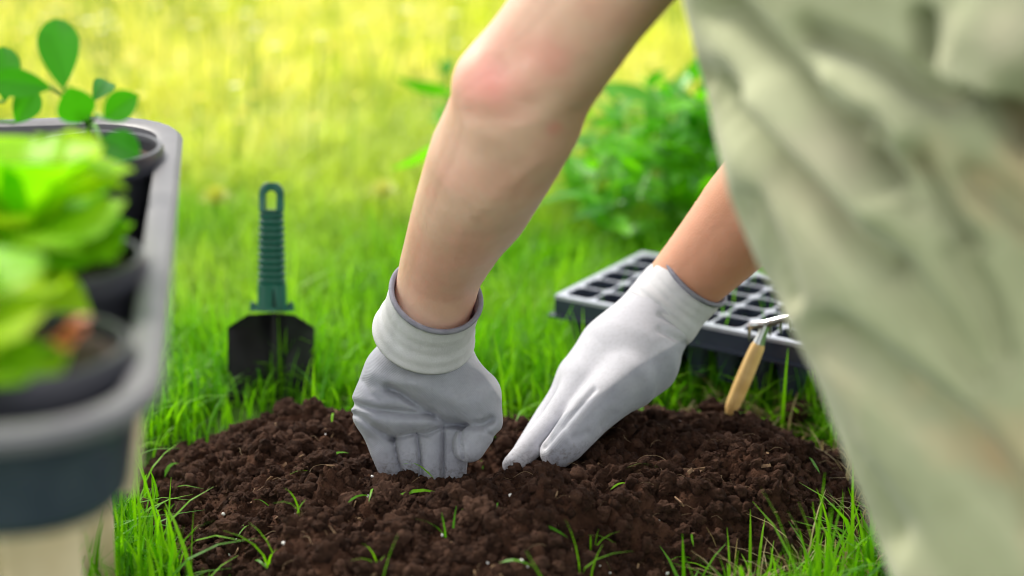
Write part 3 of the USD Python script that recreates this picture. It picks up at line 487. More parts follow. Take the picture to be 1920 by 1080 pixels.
# ------------------------------------------------------------------ seed tray with cells
def seed_tray():
    zt = 0.062; c0 = G(1040, 553, zt); cF = G(1487, 642, zt); ex = (cF - c0)[:2]; ex /= np.linalg.norm(ex); ey = np.array([-ex[1], ex[0]])
    nx, ny = 8, 5; Lx = np.linalg.norm((cF - c0)[:2]) * 1.06; cs = (Lx - 0.012) / nx; Ly = ny * cs + 0.012
    t = thing('seed_tray', (c0[0], c0[1], 0.0), math.degrees(math.atan2(ex[1], ex[0])), label='black plastic seedling tray with empty square cells lying in the grass', cat='seed tray')
    V, F = [], []
    def quad(a, b, c, d): k = len(V); V.extend([a, b, c, d]); F.extend([(k, k + 1, k + 2), (k, k + 2, k + 3)])
    # top web: strips and nodes around tapered cells with rounded-off corners
    e = 0.005; hw = 0.0008; ch = 0.0042
    web = manifold3d.Manifold.cube((Lx, Ly, 0.003)).translate((0, 0, zt - 0.003)); cells = []
    for i in range(nx):
        for j in range(ny):
            x0, y0 = e + i * cs + hw, e + j * cs + hw; x1, y1 = x0 + cs - 2 * hw, y0 + cs - 2 * hw
            oct_ = [(x0 + ch, y0), (x1 - ch, y0), (x1, y0 + ch), (x1, y1 - ch), (x1 - ch, y1), (x0 + ch, y1), (x0, y1 - ch), (x0, y0 + ch)]
            web -= manifold3d.CrossSection([oct_]).extrude(0.02).translate((0, 0, zt - 0.01)); cells.append((oct_, (x0 + x1) / 2, (y0 + y1) / 2))
    skirt = manifold3d.CrossSection([[(0, 0), (Lx, 0), (Lx, Ly), (0, Ly)]]); inner = manifold3d.CrossSection([[(0.0016, 0.0016), (Lx - 0.0016, 0.0016), (Lx - 0.0016, Ly - 0.0016), (0.0016, Ly - 0.0016)]])
    obj('web', totm(web), M['web_sheen_plastic'], t)
    obj('skirt', totm((skirt - inner).extrude(0.013).translate((0, 0, zt - 0.0165)) + (manifold3d.CrossSection([[(-0.004, -0.004), (Lx + 0.004, -0.004), (Lx + 0.004, Ly + 0.004), (-0.004, Ly + 0.004)]]) - inner).extrude(0.0018).translate((0, 0, zt - 0.0182))), M['tray_plastic'], t)
    for oct_, cx, cy in cells:
        top = np.array([(x, y, zt - 0.0012) for x, y in oct_]); bot = np.array([(cx + (x - cx) * 0.62, cy + (y - cy) * 0.62, 0.014) for x, y in oct_]); s = np.arange(8)
        v = np.vstack([top, bot, [[cx, cy, 0.014]]]); f = np.vstack([np.stack([s, (s + 1) % 8, 8 + (s + 1) % 8], 1), np.stack([s, 8 + (s + 1) % 8, 8 + s], 1), np.stack([8 + s, 8 + (s + 1) % 8, np.full(8, 16)], 1)])
        obj('cell', TM(v, f), M['tray_plastic'], t)
seed_tray()

# ------------------------------------------------------------------ small hand rake leaning on the tray
def hand_rake():
    a, b, c = P(1367, 776, 1.503), P(1424, 642, 1.488), P(1437, 607, 1.484); t = thing('hand_rake', a, label='small hand rake with pale wooden handle leaning on the seed tray', cat='rake')
    n = 16; tt = np.linspace(0, 1, n); rr = 0.0052 + 0.0009 * np.sin(np.pi * tt); rr[0] = 0.003; rr[1] = 0.0048; rr[-1] = 0.0042
    obj('handle', tube([(b - a) * q for q in tt], rr, 20), M['handle_wood'], t, smooth=40)
    obj('ferrule', tube([(b - a) * 0.97, (b - a) * 0.97 + (c - b) * 0.5, c - a], [0.0046, 0.0036, 0.0030], 16), M['steel'], t, smooth=40)
    l, r = P(1405, 610, 1.485) - a, P(1484, 593, 1.47) - a; m = c - a
    obj('head_bar', cat([tube([l, m, r], [0.0026, 0.0032, 0.0024], 10)]), M['steel'], t, smooth=40)
    for k in range(5):
        q = l + (r - l) * k / 4; d = np.array([0.002, 0.012, -0.016]); obj('tine', tube([q, q + d * 0.5, q + d], [0.0015, 0.0013, 0.0006], 8), M['steel'], t, smooth=40)
hand_rake()

# ------------------------------------------------------------------ plant stand, tray of pots, seedlings
RD = np.array([-0.137, 0.99]); RD /= np.linalg.norm(RD); RN = np.array([-RD[1], RD[0]])    # along the row, and to its left
corner = np.array([-0.146, 0.725])
TZ0, TZ1, TL, TW = 0.226, 0.279, 0.53, 0.215
def tray_xy(s, w): return corner + RD * s + RN * w
def stand():
    c = tray_xy(TL / 2, TW / 2); t = thing('plant_stand', (c[0], c[1], 0), math.degrees(math.atan2(RD[1], RD[0])) - 90, label='pale wooden plant stand whose square leg shows under the pot tray', cat='stand')
    for k in range(3): obj('board', moved(rbox(0.062, TL - 0.17, 0.016, 0.002), (-0.068 + 0.068 * k, 0.03, TZ0 - 0.009)), M['wood'], t, smooth=30)
    for s_ in (-1, 1): obj('crossbar', moved(rbox(0.19, 0.03, 0.022, 0.002), (0, s_ * (TL / 2 - 0.13) + 0.03, TZ0 - 0.030)), M['wood'], t, smooth=30)
    R_ = np.array([[RN[0] * -1, RD[0]], [RN[1] * -1, RD[1]]])
    front = np.linalg.solve(R_, post_xy - c)
    for p in ((front[0], front[1]), (front[0], 0.17), (-0.085, front[1]), (-0.085, 0.17)): obj('leg', moved(rbox(0.046, 0.046, TZ0 - 0.012, 0.003), (p[0], p[1], (TZ0 - 0.042) / 2 - 0.012), rz=38), M['wood'], t, smooth=30)
stand()
def pot_tray():
    base = tray_xy(0, 0); t = thing('pot_tray', (base[0], base[1], 0), math.degrees(math.atan2(RD[1], RD[0])) - 90, label='long black glossy plastic tray with rounded corners holding the potted plants', cat='tray')
    def rr(inset, z, rad=0.052, n=8):
        x0, x1, y0, y1 = -TW + inset, -inset, inset, TL - inset; r = max(rad - inset, 0.008); out = []
        for cx, cy, a0 in ((x1 - r, y0 + r, -90), (x1 - r, y1 - r, 0), (x0 + r, y1 - r, 90), (x0 + r, y0 + r, 180)):
            for k in range(n): a = math.radians(a0 + 90 * k / (n - 1)); out.append((cx + r * math.cos(a), cy + r * math.sin(a), z))
        return np.array(out)
    def loft(loops, close=True):
        n = len(loops[0]); V = np.vstack(loops); F = grid_faces(len(loops), n, True); c = V[-n:].mean(0); k = len(V); V = np.vstack([V, c]); s = np.arange(n); o = k - n
        return TM(V, np.vstack([F, np.stack([o + s, o + (s + 1) % n, np.full(n, k)], 1)]))
    obj('tub', loft([rr(-0.002, TZ1 - 0.0012), rr(0.003, TZ1 - 0.016), rr(0.0055, TZ1 - 0.018), rr(0.0085, TZ0 + 0.006), rr(0.013, TZ0 + 0.001), rr(0.018, TZ0)]), M['tray_plastic'], t, smooth=30)
    obj('lining', loft([rr(0.007, TZ1 - 0.003), rr(0.009, TZ1 - 0.014), rr(0.012, TZ0 + 0.007), rr(0.016, TZ0 + 0.004)]), M['tray_plastic'], t, smooth=30)
    lp = [rr(-0.007, TZ1 - 0.007), rr(-0.008, TZ1 - 0.002), rr(-0.005, TZ1 + 0.001), rr(0.003, TZ1 + 0.001), rr(0.0075, TZ1 - 0.001), rr(0.0085, TZ1 - 0.014)]
    obj('rim', TM(np.vstack(lp), grid_faces(len(lp), len(lp[0]), True)), M['rim_plastic'], t, smooth=40)
pot_tray()
PR, PZ = 0.044, 0.2865
def pot(name, loc, lab):
    t = thing(name, (loc[0], loc[1], TZ0 + 0.0045), label=lab, cat='plant pot'); h = PZ - TZ0 - 0.0045
    obj('wall', lathe([(0.001, 0.001), (PR * 0.72, 0), (PR * 0.76, 0.002), (PR * 0.93, h - 0.014), (PR * 0.90, h - 0.004)], 56), M['pot_plastic'], t, smooth=35)
    obj('rim', lathe([(PR * 0.935, h - 0.013), (PR * 1.0, h - 0.012), (PR * 1.01, h - 0.002), (PR * 0.985, h), (PR * 0.93, h), (PR * 0.905, h - 0.003), (PR * 0.895, h - 0.011)], 56), M['pot_plastic'], t, smooth=35)
    g = np.linspace(0, 1, 10); m = lathe([(PR * 0.9 * x + 0.0003, h - 0.009 + 0.002 * math.sin(9 * x)) for x in g], 40); m.vertices[:, 2] += (meshkit.fbm(m.vertices * 160, 3, 4) - 0.5) * 0.006
    obj('soil_fill', m, M['potting'], t, smooth=True)
    return t
def lettuce(loc, seed, n, size, lab, tint='lettuce', most=1e9, top=-1e9, el0=0.30):
    """most: the seedling keeps clear of what stands to its right (photograph pixels)."""
    g = np.random.default_rng(seed); base = np.array([loc[0], loc[1], PZ - 0.010]); t = thing('lettuce_seedling', base, label=lab, cat='seedling')
    for k in range(n):
        u = k / n; L = size * (1.1 - 0.45 * u) * g.uniform(0.85, 1.15); az = k * 2.4 + g.normal() * 0.2; el = el0 + 0.95 * u + g.normal() * 0.12; wd = g.uniform(0.85, 1.1); cu = g.uniform(0.25, 0.6); ro = g.normal() * 0.2
        for _ in range(9):
            m = place_leaf(leaf(L, L * wd, 12, 11, 0.22, cu, 0.075, seed * 13 + k, 'fan'), (0, 0, 0.0015 * k), az, el, ro)
            q = proj(m.vertices + base); a_, b_ = q[:, 0].max() < most, q[:, 1].min() > top
            if a_ and b_: break
            L *= 0.92; el = min(el + 0.06, 1.45) if b_ else el - 0.06
        obj('leaf', m, M[tint], t, smooth=True)
    return t
def oval_seedling(loc, seed, leaves, lab, h0):
    t = thing('oval_leaf_seedling', (loc[0], loc[1], PZ - 0.010), label=lab, cat='seedling'); base = np.array([loc[0], loc[1], PZ - 0.010]); top = np.array([0.002, 0.0, h0])
    obj('stem', tube([[0, 0, 0], [0.001, 0.001, h0 * 0.5], top], [0.0022, 0.0019, 0.0014], 7), M['stem'], t, smooth=True)
    for px0, py0, px1, py1, d0, d1, wd in leaves:
        a, b = P(px0, py0, d0) - base, P(px1, py1, d1) - base; st = obj('leaf_stalk', tube([top * 0.8, (top + a) / 2 + [0, 0, 0.002], a], 0.0011, 6), M['stem'], t, smooth=True)
        v = b - a; L = np.linalg.norm(v); m = leaf(L, wd * 1.05, 14, 7, 0.38, 0.20, shape='obovate'); x = v / L; n = CAM - (a + base); n = n - x * (n @ x) + np.array([0, 0, 0.25]); n -= x * (n @ x); n /= np.linalg.norm(n); y = np.cross(n, x)
        m.vertices = m.vertices[:, :1] * x + m.vertices[:, 1:2] * y + m.vertices[:, 2:] * n + a; obj('leaf', m, M['pepper'], t, smooth=True)
    return t
p1, p2, p3 = np.array([-0.206, 0.795]), np.array([-0.2225, 0.921]), np.array([-0.250, 1.140])
def left_of(p): return p + RN * 0.098
pm = (p2 + p3) / 2
pot('plant_pot', p1, 'nearest round black pot with a reddish leaf at its rim'); pot('plant_pot', p2, 'middle round black pot with frilly bright lettuce'); pot('plant_pot', p3, 'black pot nearest the far end of the tray on the grass side')
for p, lab in ((left_of(p1), 'black pot at the near left corner of the tray'), (left_of(p2), 'black pot second in the left row of the tray'), (left_of(pm), 'black pot third in the left row of the tray'), (left_of(p3), 'grey black pot farthest in the left row of the tray')): pot('plant_pot', p, lab)
lettuce(p1 + RN * 0.036, 3, 15, 0.064, 'nearest bright green lettuce seedling, hanging over the front pot', most=148, top=455, el0=0.12)
lettuce(p2 + RN * 0.014, 4, 21, 0.082, 'large frilly yellow green lettuce in the middle pot of the right row', most=258, top=238, el0=-0.05)
lettuce(left_of(p1), 5, 16, 0.060, 'lettuce seedling at the near left corner of the tray', top=400); lettuce(left_of(p2), 6, 18, 0.070, 'lettuce seedling second in the left row', top=250); lettuce(left_of(pm), 7, 13, 0.06, 'lettuce seedling third in the left row', top=235)
rl = thing('red_leaf_seedling', (p1[0] + 0.006, p1[1] - 0.006, PZ - 0.010), label='small seedling with orange red leaf at the rim of the nearest pot', cat='seedling')
obj('stem', tube([[0, 0, 0], [0.004, -0.004, 0.010], [0.012, -0.008, 0.016]], 0.0013, 6), M['stem'], rl, smooth=True)
for az, el in ((-0.6, 0.5), (-1.2, 0.2), (0.2, 0.7)): obj('leaf', place_leaf(leaf(0.017, 0.013, 8, 5, 0.3, 0.3, shape='oval'), (0.012, -0.008, 0.016), az, el), M['redleaf'], rl, smooth=True)
oval_seedling(p3, 1, ((118, 165, 104, 32, 1.13, 1.14, 0.0225), (150, 230, 130, 165, 1.12, 1.10, 0.021), (196, 222, 258, 178, 1.12, 1.11, 0.0165), (95, 165, -25, 152, 1.13, 1.12, 0.016), (175, 190, 205, 150, 1.16, 1.19, 0.012), (190, 262, 262, 290, 1.10, 1.09, 0.018)), 'upright seedling with smooth oval dark green leaves at the far end of the tray', 0.028)
oval_seedling(left_of(p3), 2, ((10, 190, 6, 85, 1.16, 1.17, 0.018), (30, 230, 70, 170, 1.16, 1.16, 0.016)), 'smaller oval leaved seedling at the far left of the tray', 0.03)

# ------------------------------------------------------------------ the person
me = thing('person', label='person squatting in khaki trousers and grey work gloves, both hands in the soil', cat='person')
LH = 1.36
Wl, Fl, El = P(803, 606, 1.350), P(916, 300, 1.225), P(988, 160, 1.182)
Ul, Sl = P(1238, -165, 1.09), P(1400, -360, 1.06)
Wr, Fr, Er = P(1268, 545, 1.462), P(1402, 402, 1.43), P(1560, 225, 1.36)
fdir = np.array([-0.86, 0.50, 0.0]); rdir = np.array([0.50, 0.86, 0.0])
Sr = Sl + rdir * 0.33 + np.array([0.02, 0, 0.03]); chest = (Sl + Sr) / 2 + np.array([0.04, -0.02, 0.045])
kneeL, ankL = P(1560, -225, 1.01), P(2045, 1210, 0.955)
hipC = np.array([0.50, 0.80, 0.42]); hipL = hipC - rdir * 0.085; hipR = hipC + rdir * 0.085
kneeR = kneeL + rdir * 0.25 + np.array([0.05, 0.0, 0.0]); ankR = ankL + rdir * 0.25 + np.array([0.06, 0.02, 0])
neck = chest + fdir * 0.14 + np.array([0, 0, 0.02]); head = neck + fdir * 0.11 + np.array([0, 0, -0.005]); fdown = np.array([-0.25, 0.14, -0.96]); fdown /= np.linalg.norm(fdown); hup = fdir - fdown * (fdir @ fdown); hup /= np.linalg.norm(hup); hrt = np.cross(fdown, hup)
H = lambda f, u, r: head + fdown * f + hup * u + hrt * r
belly = (chest * 0.45 + hipC * 0.55) + np.array([0, 0, 0.035])
def torso(p): return [seg(p, chest - rdir * 0.07, chest + rdir * 0.07, 0.105, 0.105), seg(p, chest, belly, 0.115, 0.115), seg(p, belly, hipC, 0.11, 0.105), seg(p, Sl, chest, 0.05, 0.07), seg(p, Sr, chest, 0.05, 0.07)]
def body(p):
    arms = [chain(p, [(Wl, 0.0262), (P(828, 502, 1.316), 0.0282), (P(870, 405, 1.27), 0.0335), (Fl, 0.0375), (El, 0.0380), (P(1102, 0, 1.135), 0.0375), (Ul, 0.0385), (Sl, 0.050)]), seg(p, P(914, 160, 1.165), P(925, 195, 1.17), 0.019, 0.017), seg(p, P(1000, 240, 1.195), P(930, 390, 1.26), 0.022, 0.016),
            chain(p, [(Wr, 0.0262), (P(1335, 474, 1.446), 0.031), (Fr, 0.0365), (Er, 0.040), ((Er + Sr) / 2 + np.array([0.02, 0, 0]), 0.042), (Sr, 0.05)])]
    hd = [seg(p, H(0.02, 0.035, 0), H(-0.025, 0.04, 0), 0.074, 0.078), seg(p, H(0.045, -0.035, 0), H(0.055, -0.06, 0), 0.047, 0.03), seg(p, H(0.085, -0.005, 0), H(0.108, -0.022, 0), 0.008, 0.011), seg(p, H(0.083, 0.025, -0.04), H(0.083, 0.025, 0.04), 0.010, 0.010),
          seg(p, H(0.083, -0.052, -0.02), H(0.083, -0.052, 0.02), 0.007, 0.007), seg(p, H(0, 0.01, -0.078), H(-0.008, -0.02, -0.078), 0.012, 0.008), seg(p, H(0, 0.01, 0.078), H(-0.008, -0.02, 0.078), 0.012, 0.008), seg(p, neck - fdir * 0.04, H(-0.02, -0.03, 0), 0.055, 0.05)]
    legs = [chain(p, [(hipL, 0.07), (kneeL, 0.052), (ankL, 0.035)]), chain(p, [(hipR, 0.07), (kneeR, 0.052), (ankR, 0.035)])]
    return smin(arms + hd + [d + 0.012 for d in torso(p)] + legs, 0.0075)
allp = np.array([Wl, Wr, Sl, Sr, El, Er, hipL, hipR, kneeL, kneeR, ankL, ankR, head, H(0.12, 0, 0), H(0, 0.12, 0)])
bm = sdf_mesh(body, allp.min(0) - 0.13, allp.max(0) + 0.13, 0.0058)
bm = carve(bm, [([(1010, 300), (950, 352), (885, 405), (850, 470)], -0.0012, 9), ([(965, 330), (930, 420)], -0.0009, 8), ([(985, 95), (960, 120), (925, 120)], 0.0020, 14), ([(880, 215), (930, 225), (1000, 195)], 0.0022, 16), ([(1075, 215), (1110, 205)], 0.0016, 12)])
v = bm.vertices; q = proj(v); near_l = np.linalg.norm(v - El, axis=1) < 0.25
def spot(px, py, w, k): return k * np.exp(-(((q[:, 0] - px) / w) ** 2 + ((q[:, 1] - py) / (w * 0.8)) ** 2)) * near_l
red = spot(905, 160, 55, 0.75) + spot(1010, 105, 60, 0.45) + spot(1040, 240, 14, 0.8) + spot(808, 360, 12, 0.5) + spot(850, 520, 90, 0.12)
# the large faces of the body are halved once on the near arm so that spots stay crisp
tan = np.clip(1 - (np.minimum.reduce([seg(v, Wr, Fr, 0, 0), seg(v, Fr, Er, 0, 0)]) - 0.05) / 0.02, 0, 1) * 0.85
obj('body', bm, M['skin'], me, smooth=True, attr={'redness': np.clip(red + np.clip((meshkit.fbm(v * 38, 4, 15) - 0.47) * 1.6, 0, 0.20), 0, 1), 'tan': tan})
for s_ in (-1, 1): e = trimesh.creation.icosphere(2, 0.0115); e.vertices += H(0.079, 0.008, 0.031 * s_); obj('eye', e, M['eye'], me, smooth=True)
hm = sdf_mesh(lambda p: np.maximum(seg(p, H(0.01, 0.04, 0), H(-0.03, 0.045, 0), 0.084, 0.09) + 0.006 * (meshkit.noise(p * 90, 3) - 0.5), ((p - head) @ fdown) - 0.045 + 0.55 * np.maximum(0.05 - (p - head) @ hup, 0)), head - 0.16, head + 0.16, 0.005); obj('hair', hm, M['hair'], me, smooth=True)
sh = sdf_mesh(lambda p: smin([d - 0.006 for d in torso(p)] + [seg(p, Sl, Sl + (Ul - Sl) * 0.45, 0.062, 0.060), seg(p, Sr, Sr + (Er - Sr) * 0.35, 0.062, 0.060)], 0.016), np.minimum(chest, hipC) - 0.26, np.maximum(chest, hipC) + 0.26, 0.007); obj('shirt', sh, M['shirt'], me, smooth=True)
# trousers
def trousers(p):
    ax = ankL - kneeL; t = np.clip(((p - kneeL) @ ax) / (ax @ ax), 0, 1); bul = 0.014 * np.exp(-((t - 0.38) / 0.22) ** 2)
    l = [seg(p, kneeL, ankL, 0.088, 0.079) - bul, seg(p, hipL, kneeL + (hipL - kneeL) * 0.12, 0.105, 0.083), seg(p, kneeL + (ankL - kneeL) * 0.35 + np.array([0.10, -0.02, 0.0]), ankL + np.array([0.07, 0.0, 0.02]), 0.09, 0.075)]
    r = [seg(p, kneeR, ankR, 0.085, 0.080), seg(p, hipR, kneeR, 0.105, 0.086)]
    return smin(l + r + [seg(p, hipL, hipR, 0.115, 0.115), seg(p, hipC, (hipC + belly) / 2, 0.118, 0.12)], 0.012)
al = np.array([hipL, hipR, kneeL, kneeR, ankL, ankR])
tm = sdf_mesh(trousers, al.min(0) - 0.15, al.max(0) + 0.15, 0.0042, relax=6)
n_ = normals(tm); tm.vertices = tm.vertices + n_ * ((meshkit.fbm(tm.vertices * np.array([16, 16, 9]), 3, 8) - 0.5) * 0.014)[:, None]
folds = [([(1345, 10), (1445, 110), (1560, 210), (1605, 280), (1650, 340)], 0.0095, 26), ([(1325, 160), (1380, 225), (1480, 325), (1560, 410), (1660, 505)], 0.0100, 30), ([(1545, 630), (1660, 705), (1770, 780), (1870, 890), (1940, 960)], 0.0085, 34),
         ([(1510, 60), (1630, 105), (1720, 160), (1780, 185), (1830, 172)], 0.0100, 22), ([(1730, 40), (1745, 100), (1780, 135)], 0.0090, 18), ([(1850, 165), (1890, 215), (1930, 260)], 0.016, 22), ([(1720, 300), (1760, 360), (1785, 410), (1820, 450)], 0.0085, 18),
         ([(1590, 222), (1635, 226), (1655, 262)], 0.0065, 12), ([(1640, 300), (1690, 345), (1720, 380)], 0.006, 22), ([(1450, 690), (1560, 860), (1660, 1000)], 0.005, 40), ([(1690, 520), (1760, 600), (1830, 700)], 0.006, 30), ([(1800, 480), (1850, 560), (1880, 660)], 0.006, 24),
         ([(1400, 380), (1440, 470), (1470, 560)], 0.004, 22), ([(1830, 330), (1900, 380), (1940, 420)], 0.006, 24),
         ([(1800, 120), (1860, 150)], -0.010, 34), ([(1830, 60), (1900, 90)], -0.006, 50), ([(1560, 160), (1650, 210), (1690, 250)], -0.006, 30), ([(1430, 200), (1540, 310), (1620, 400)], -0.006, 38)]
carve(tm, [(l_, d_ * 2.1, w_ * 1.15) for l_, d_, w_ in folds])
tq = proj(tm.vertices); fad = np.clip((tq[:, 0] - 1500) / 300, 0, 1) * np.clip((tq[:, 1] + 200) / 500, 0.15, 1)
obj('trousers', tm, M['cloth'], me, smooth=True, attr={'faded': fad})
for an in (ankL, ankR):
    toe = an + fdir * 0.15; toe[2] = 0.035; heel = an - fdir * 0.03; heel[2] = 0.035
    bt = sdf_mesh(lambda p: np.maximum(smin([seg(p, an, heel, 0.044, 0.036), seg(p, heel, toe, 0.036, 0.034), seg(p, an, (toe + an) / 2, 0.042, 0.036)], 0.012), 0.0 - p[:, 2]), np.minimum(an, toe) - 0.09, np.maximum(an, toe) + 0.09, 0.005); obj('boot', bt, M['boot'], me, smooth=True)
# gloves
def soiled(v): return np.clip(1 - (v[:, 2] - surface(v[:, :2])) / 0.024, 0, 1) ** 1.1 * 1.0 + 0.10
def J(px, py, w, r): return (P(px, py, LH - w / 1000.0), r / 1000.0)
def left_glove(p):
    palm = [seg(p, P(812, 600, 1.358), P(800, 690, 1.362), 0.0255, 0.028), chain(p, [J(845, 705, 2, 19), J(890, 738, 9, 17.0)]), chain(p, [J(732, 702, 0, 18), J(708, 758, 2, 17)]), chain(p, [J(790, 680, -3, 25), J(790, 755, -6, 22)]), chain(p, [J(716, 774, 3, 15.5), J(842, 772, 0, 15)]), chain(p, [J(760, 700, -15, 20), J(840, 720, -15, 20)])]
    body_ = smin(palm, 0.0048)
    f = [chain(p, [J(704, 786, -2, 11.0), J(720, 840, 1, 10.2), J(744, 905, -6, 8.8)]), chain(p, [J(757, 792, 0, 10.5), J(767, 850, 4, 9.6), J(783, 925, -3, 9.0)]), chain(p, [J(806, 792, 0, 10.5), J(809, 850, 5, 9.7), J(811, 945, -3, 9.2)]), chain(p, [J(853, 788, -2, 10.5), J(852, 850, 3, 9.5), J(846, 930, -5, 9.0)])]
    th = chain(p, [J(896, 745, 8, 15.5), J(906, 788, 13, 13.5), J(880, 836, 16, 11.2)])
    hand = smin([body_, np.minimum.reduce(f)], 0.0026)
    return smin([hand, th], 0.0016)
lo_, hi_ = np.array([P(640, 950, LH), P(960, 500, LH)]).min(0) - 0.055, np.array([P(640, 950, LH), P(960, 500, LH)]).max(0) + 0.05
LG = [([(728, 728), (751, 737), (779, 756), (812, 778), (834, 791), (868, 797), (905, 796), (920, 787)], 0.0062, 8), ([(655, 756), (709, 768), (765, 774), (810, 776)], 0.0044, 7), ([(668, 775), (701, 800), (734, 822)], 0.0034, 7), ([(905, 806), (926, 820), (936, 812)], 0.0013, 4), ([(682, 715), (695, 740), (712, 748)], 0.0013, 6),
                ([(734, 822), (779, 812), (800, 814), (832, 800), (862, 796)], 0.0032, 5), ([(738, 822), (743, 850), (757, 900)], 0.0018, 3.0), ([(781, 812), (786, 850), (794, 940)], 0.0022, 3.2), ([(831, 800), (830, 850), (828, 940)], 0.0022, 3.2), ([(868, 800), (862, 830), (870, 858)], 0.0022, 3.2), ([(700, 700), (725, 716), (780, 722)], -0.0016, 12), ([(770, 715), (830, 745), (890, 765)], -0.0030, 20), ([(700, 790), (750, 800), (800, 795)], -0.0014, 10), ([(700, 722), (760, 728)], 0.0010, 9), ([(840, 740), (900, 752)], -0.0010, 16), ([(800, 850), (812, 862)], 0.0006, 5), ([(820, 700), (880, 725)], -0.0012, 18), ([(746, 790), (790, 792), (830, 780)], -0.0012, 8)]
def left_pressed(p):
    d = left_glove(p); m = np.abs(d) < 0.012
    if m.any():
        q = proj(p[m]); front = 1 / (1 + np.exp(-(1.3615 - q[:, 2]) / 0.0025)); d[m] += sum(dp * np.exp(-(polydist(q[:, :2], ln) / w) ** 2) for ln, dp, w in LG) * front
    return d
lg = sdf_mesh(left_pressed, lo_, hi_, 0.0012, relax=3)
v = lg.vertices; q = proj(v); depth = LH - q[:, 2]
line = np.array([(600, 600), (855, 640), (872, 676), (905, 700), (945, 756), (960, 800)]); yl = np.interp(q[:, 0], line[:, 0], line[:, 1])
coat = np.clip((depth + 0.010) / 0.003, 0, 1) * np.clip((q[:, 1] - yl + 4) / 7, 0, 1)
cut = q[:, 1] > -1e9
g1 = obj('glove', lg, M['glove'], me, smooth=True, label='left glove with grey coated palm, fingers pushed into the soil', attr={'coated': coat, 'soiled': soiled(v)})
def cuff(glove, a, b, ra, rb, lab_r, tilt=None, wrinkle=0.0, seed=1, n0=None, roll=0.0):
    """Knitted cuff from the hand (a) to the forearm (b), with its grey hem."""
    t, x, y = frame(b - a); n = 26; tt = np.linspace(0, 1, n); th = np.linspace(0, 2 * np.pi, 72, endpoint=False); L = np.linalg.norm(b - a); rows = []
    n1 = t if tilt is None else tilt / np.linalg.norm(tilt); n0 = t if n0 is None else n0 / np.linalg.norm(n0)
    for k, s in enumerate(tt):
        c = a + (b - a) * s; nn = n0 * (1 - s) + n1 * s; nn /= np.linalg.norm(nn); d = np.cos(th)[:, None] * x + np.sin(th)[:, None] * y
        ang = th
        r = ra + (rb - ra) * s + 0.0011 * math.sin(s * 9.0) * (1 - s) + wrinkle * np.sin(s * 26 + 1.2 * np.sin(ang + seed)) * (0.5 + 0.5 * np.sin(ang * 1.0 + seed)) * (1 - s) + roll * math.exp(-((s - 0.07) / 0.10) ** 2) + roll * 0.35 * math.exp(-((s - 0.33) / 0.07) ** 2)
        pt = c + d * np.broadcast_to(r, (72,))[:, None]; sh_ = -((pt - c) @ nn) / (t @ nn); rows.append(pt + sh_[:, None] * t)
    inn = [a_ + (c_ - a_) * 0.965 for a_, c_ in ((rows[-1], rows[-1].mean(0)), (rows[-6], rows[-6].mean(0)))]; inn = [rows[-1] + (rows[-1].mean(0) - rows[-1]) * 0.06, rows[-8] + (rows[-8].mean(0) - rows[-8]) * 0.08]
    first = rows[0] + (rows[0].mean(0) - rows[0]) * 0.07
    m = TM(np.vstack([first] + rows + inn), grid_faces(n + 3, 72, True)); cf = obj('cuff', m, M['knit'], glove, smooth=True)
    e = rows[-1]; e = np.vstack([e, e[:2]]); pts = e; bm_ = tube(pts, 0.0019, 10, caps=False); obj('hem', bm_, M['band'], glove, smooth=True)
axl = (Fl - Wl) / np.linalg.norm(Fl - Wl)
cuff(g1, P(793, 632, 1.352), P(818, 553, 1.325), 0.0338, 0.0305, '', tilt=axl, wrinkle=0.0005, n0=P(815, 556, 1.336) - P(785, 664, 1.358) + np.array([0.000, -0.012, 0.0]), roll=0.0012)
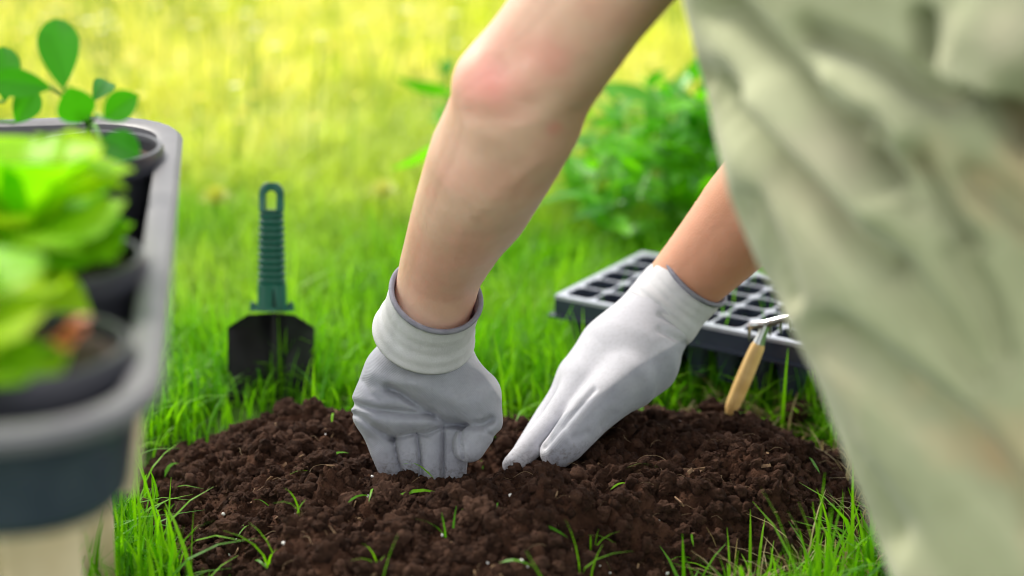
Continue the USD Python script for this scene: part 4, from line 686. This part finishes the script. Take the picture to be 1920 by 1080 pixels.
def right_glove(p):
    Q = lambda px, py, d, r: (P(px, py, d), r / 1000.0)
    palm = [chain(p, [Q(1262, 552, 1.462, 27.5), Q(1222, 608, 1.450, 28.5), Q(1172, 662, 1.436, 29), Q(1112, 712, 1.428, 21)]), chain(p, [Q(1205, 680, 1.425, 24), Q(1180, 715, 1.412, 18)]), chain(p, [Q(1140, 660, 1.455, 20), Q(1095, 712, 1.45, 17)])]
    f = [chain(p, [Q(1096, 726, 1.418, 15.0), Q(1040, 790, 1.405, 10.5), Q(985, 848, 1.388, 8.4), Q(962, 872, 1.380, 7.5)]), chain(p, [Q(1090, 715, 1.440, 15), Q(1030, 782, 1.430, 10.5), Q(975, 862, 1.405, 8.4)]), chain(p, [Q(1090, 715, 1.462, 13), Q(1028, 790, 1.452, 10), Q(985, 868, 1.428, 8.2)]), chain(p, [Q(1100, 720, 1.480, 12), Q(1050, 790, 1.470, 9), Q(1010, 860, 1.445, 7.5)])]
    th = chain(p, [Q(1178, 712, 1.405, 18.5), Q(1108, 776, 1.388, 16.0), Q(1062, 832, 1.374, 13.2), Q(1045, 848, 1.372, 11.8)])
    return smin([smin(palm, 0.008), smin(f, 0.0012), th], 0.0036)
pp = np.array([P(930, 900, 1.37), P(1340, 500, 1.48)]); rg = sdf_mesh(right_glove, pp.min(0) - 0.06, pp.max(0) + 0.06, 0.0015, relax=4)
rg = carve(rg, [([(1112, 730), (1075, 772), (1045, 806), (1018, 838)], 0.0030, 6), ([(1100, 812), (1075, 822), (1062, 800)], 0.0012, 7), ([(1130, 800), (1150, 776)], 0.0010, 8), ([(1240, 590), (1275, 610), (1300, 626)], 0.0022, 6), ([(1238, 618), (1270, 634), (1292, 648)], 0.0020, 6), ([(1150, 720), (1190, 690)], -0.0010, 18)])
q = proj(rg.vertices); line = np.array([(940, 880), (1010, 822), (1063, 774), (1138, 730), (1201, 682), (1274, 641), (1340, 612)]); yl = np.interp(q[:, 0], line[:, 0], line[:, 1])
nr = normals(rg); coat = np.clip((q[:, 1] - yl + 3) / 6, 0, 1); coat = np.maximum(coat, np.clip((-nr[:, 2] - 0.35) / 0.15, 0, 1)); coat *= np.clip((q[:, 0] - 1035) / 10 + np.clip((q[:, 1] - yl) / 20, 0, 1), 0, 1)
g2 = obj('glove', rg, M['glove'], me, smooth=True, label='right glove with white knitted back, fingertips in the soil', attr={'coated': coat, 'soiled': soiled(rg.vertices)})
axr = (Fr - Wr) / np.linalg.norm(Fr - Wr)
cuff(g2, P(1232, 598, 1.452), P(1304, 519, 1.456), 0.0288, 0.0276, '', tilt=axr, wrinkle=0.0007, seed=3)
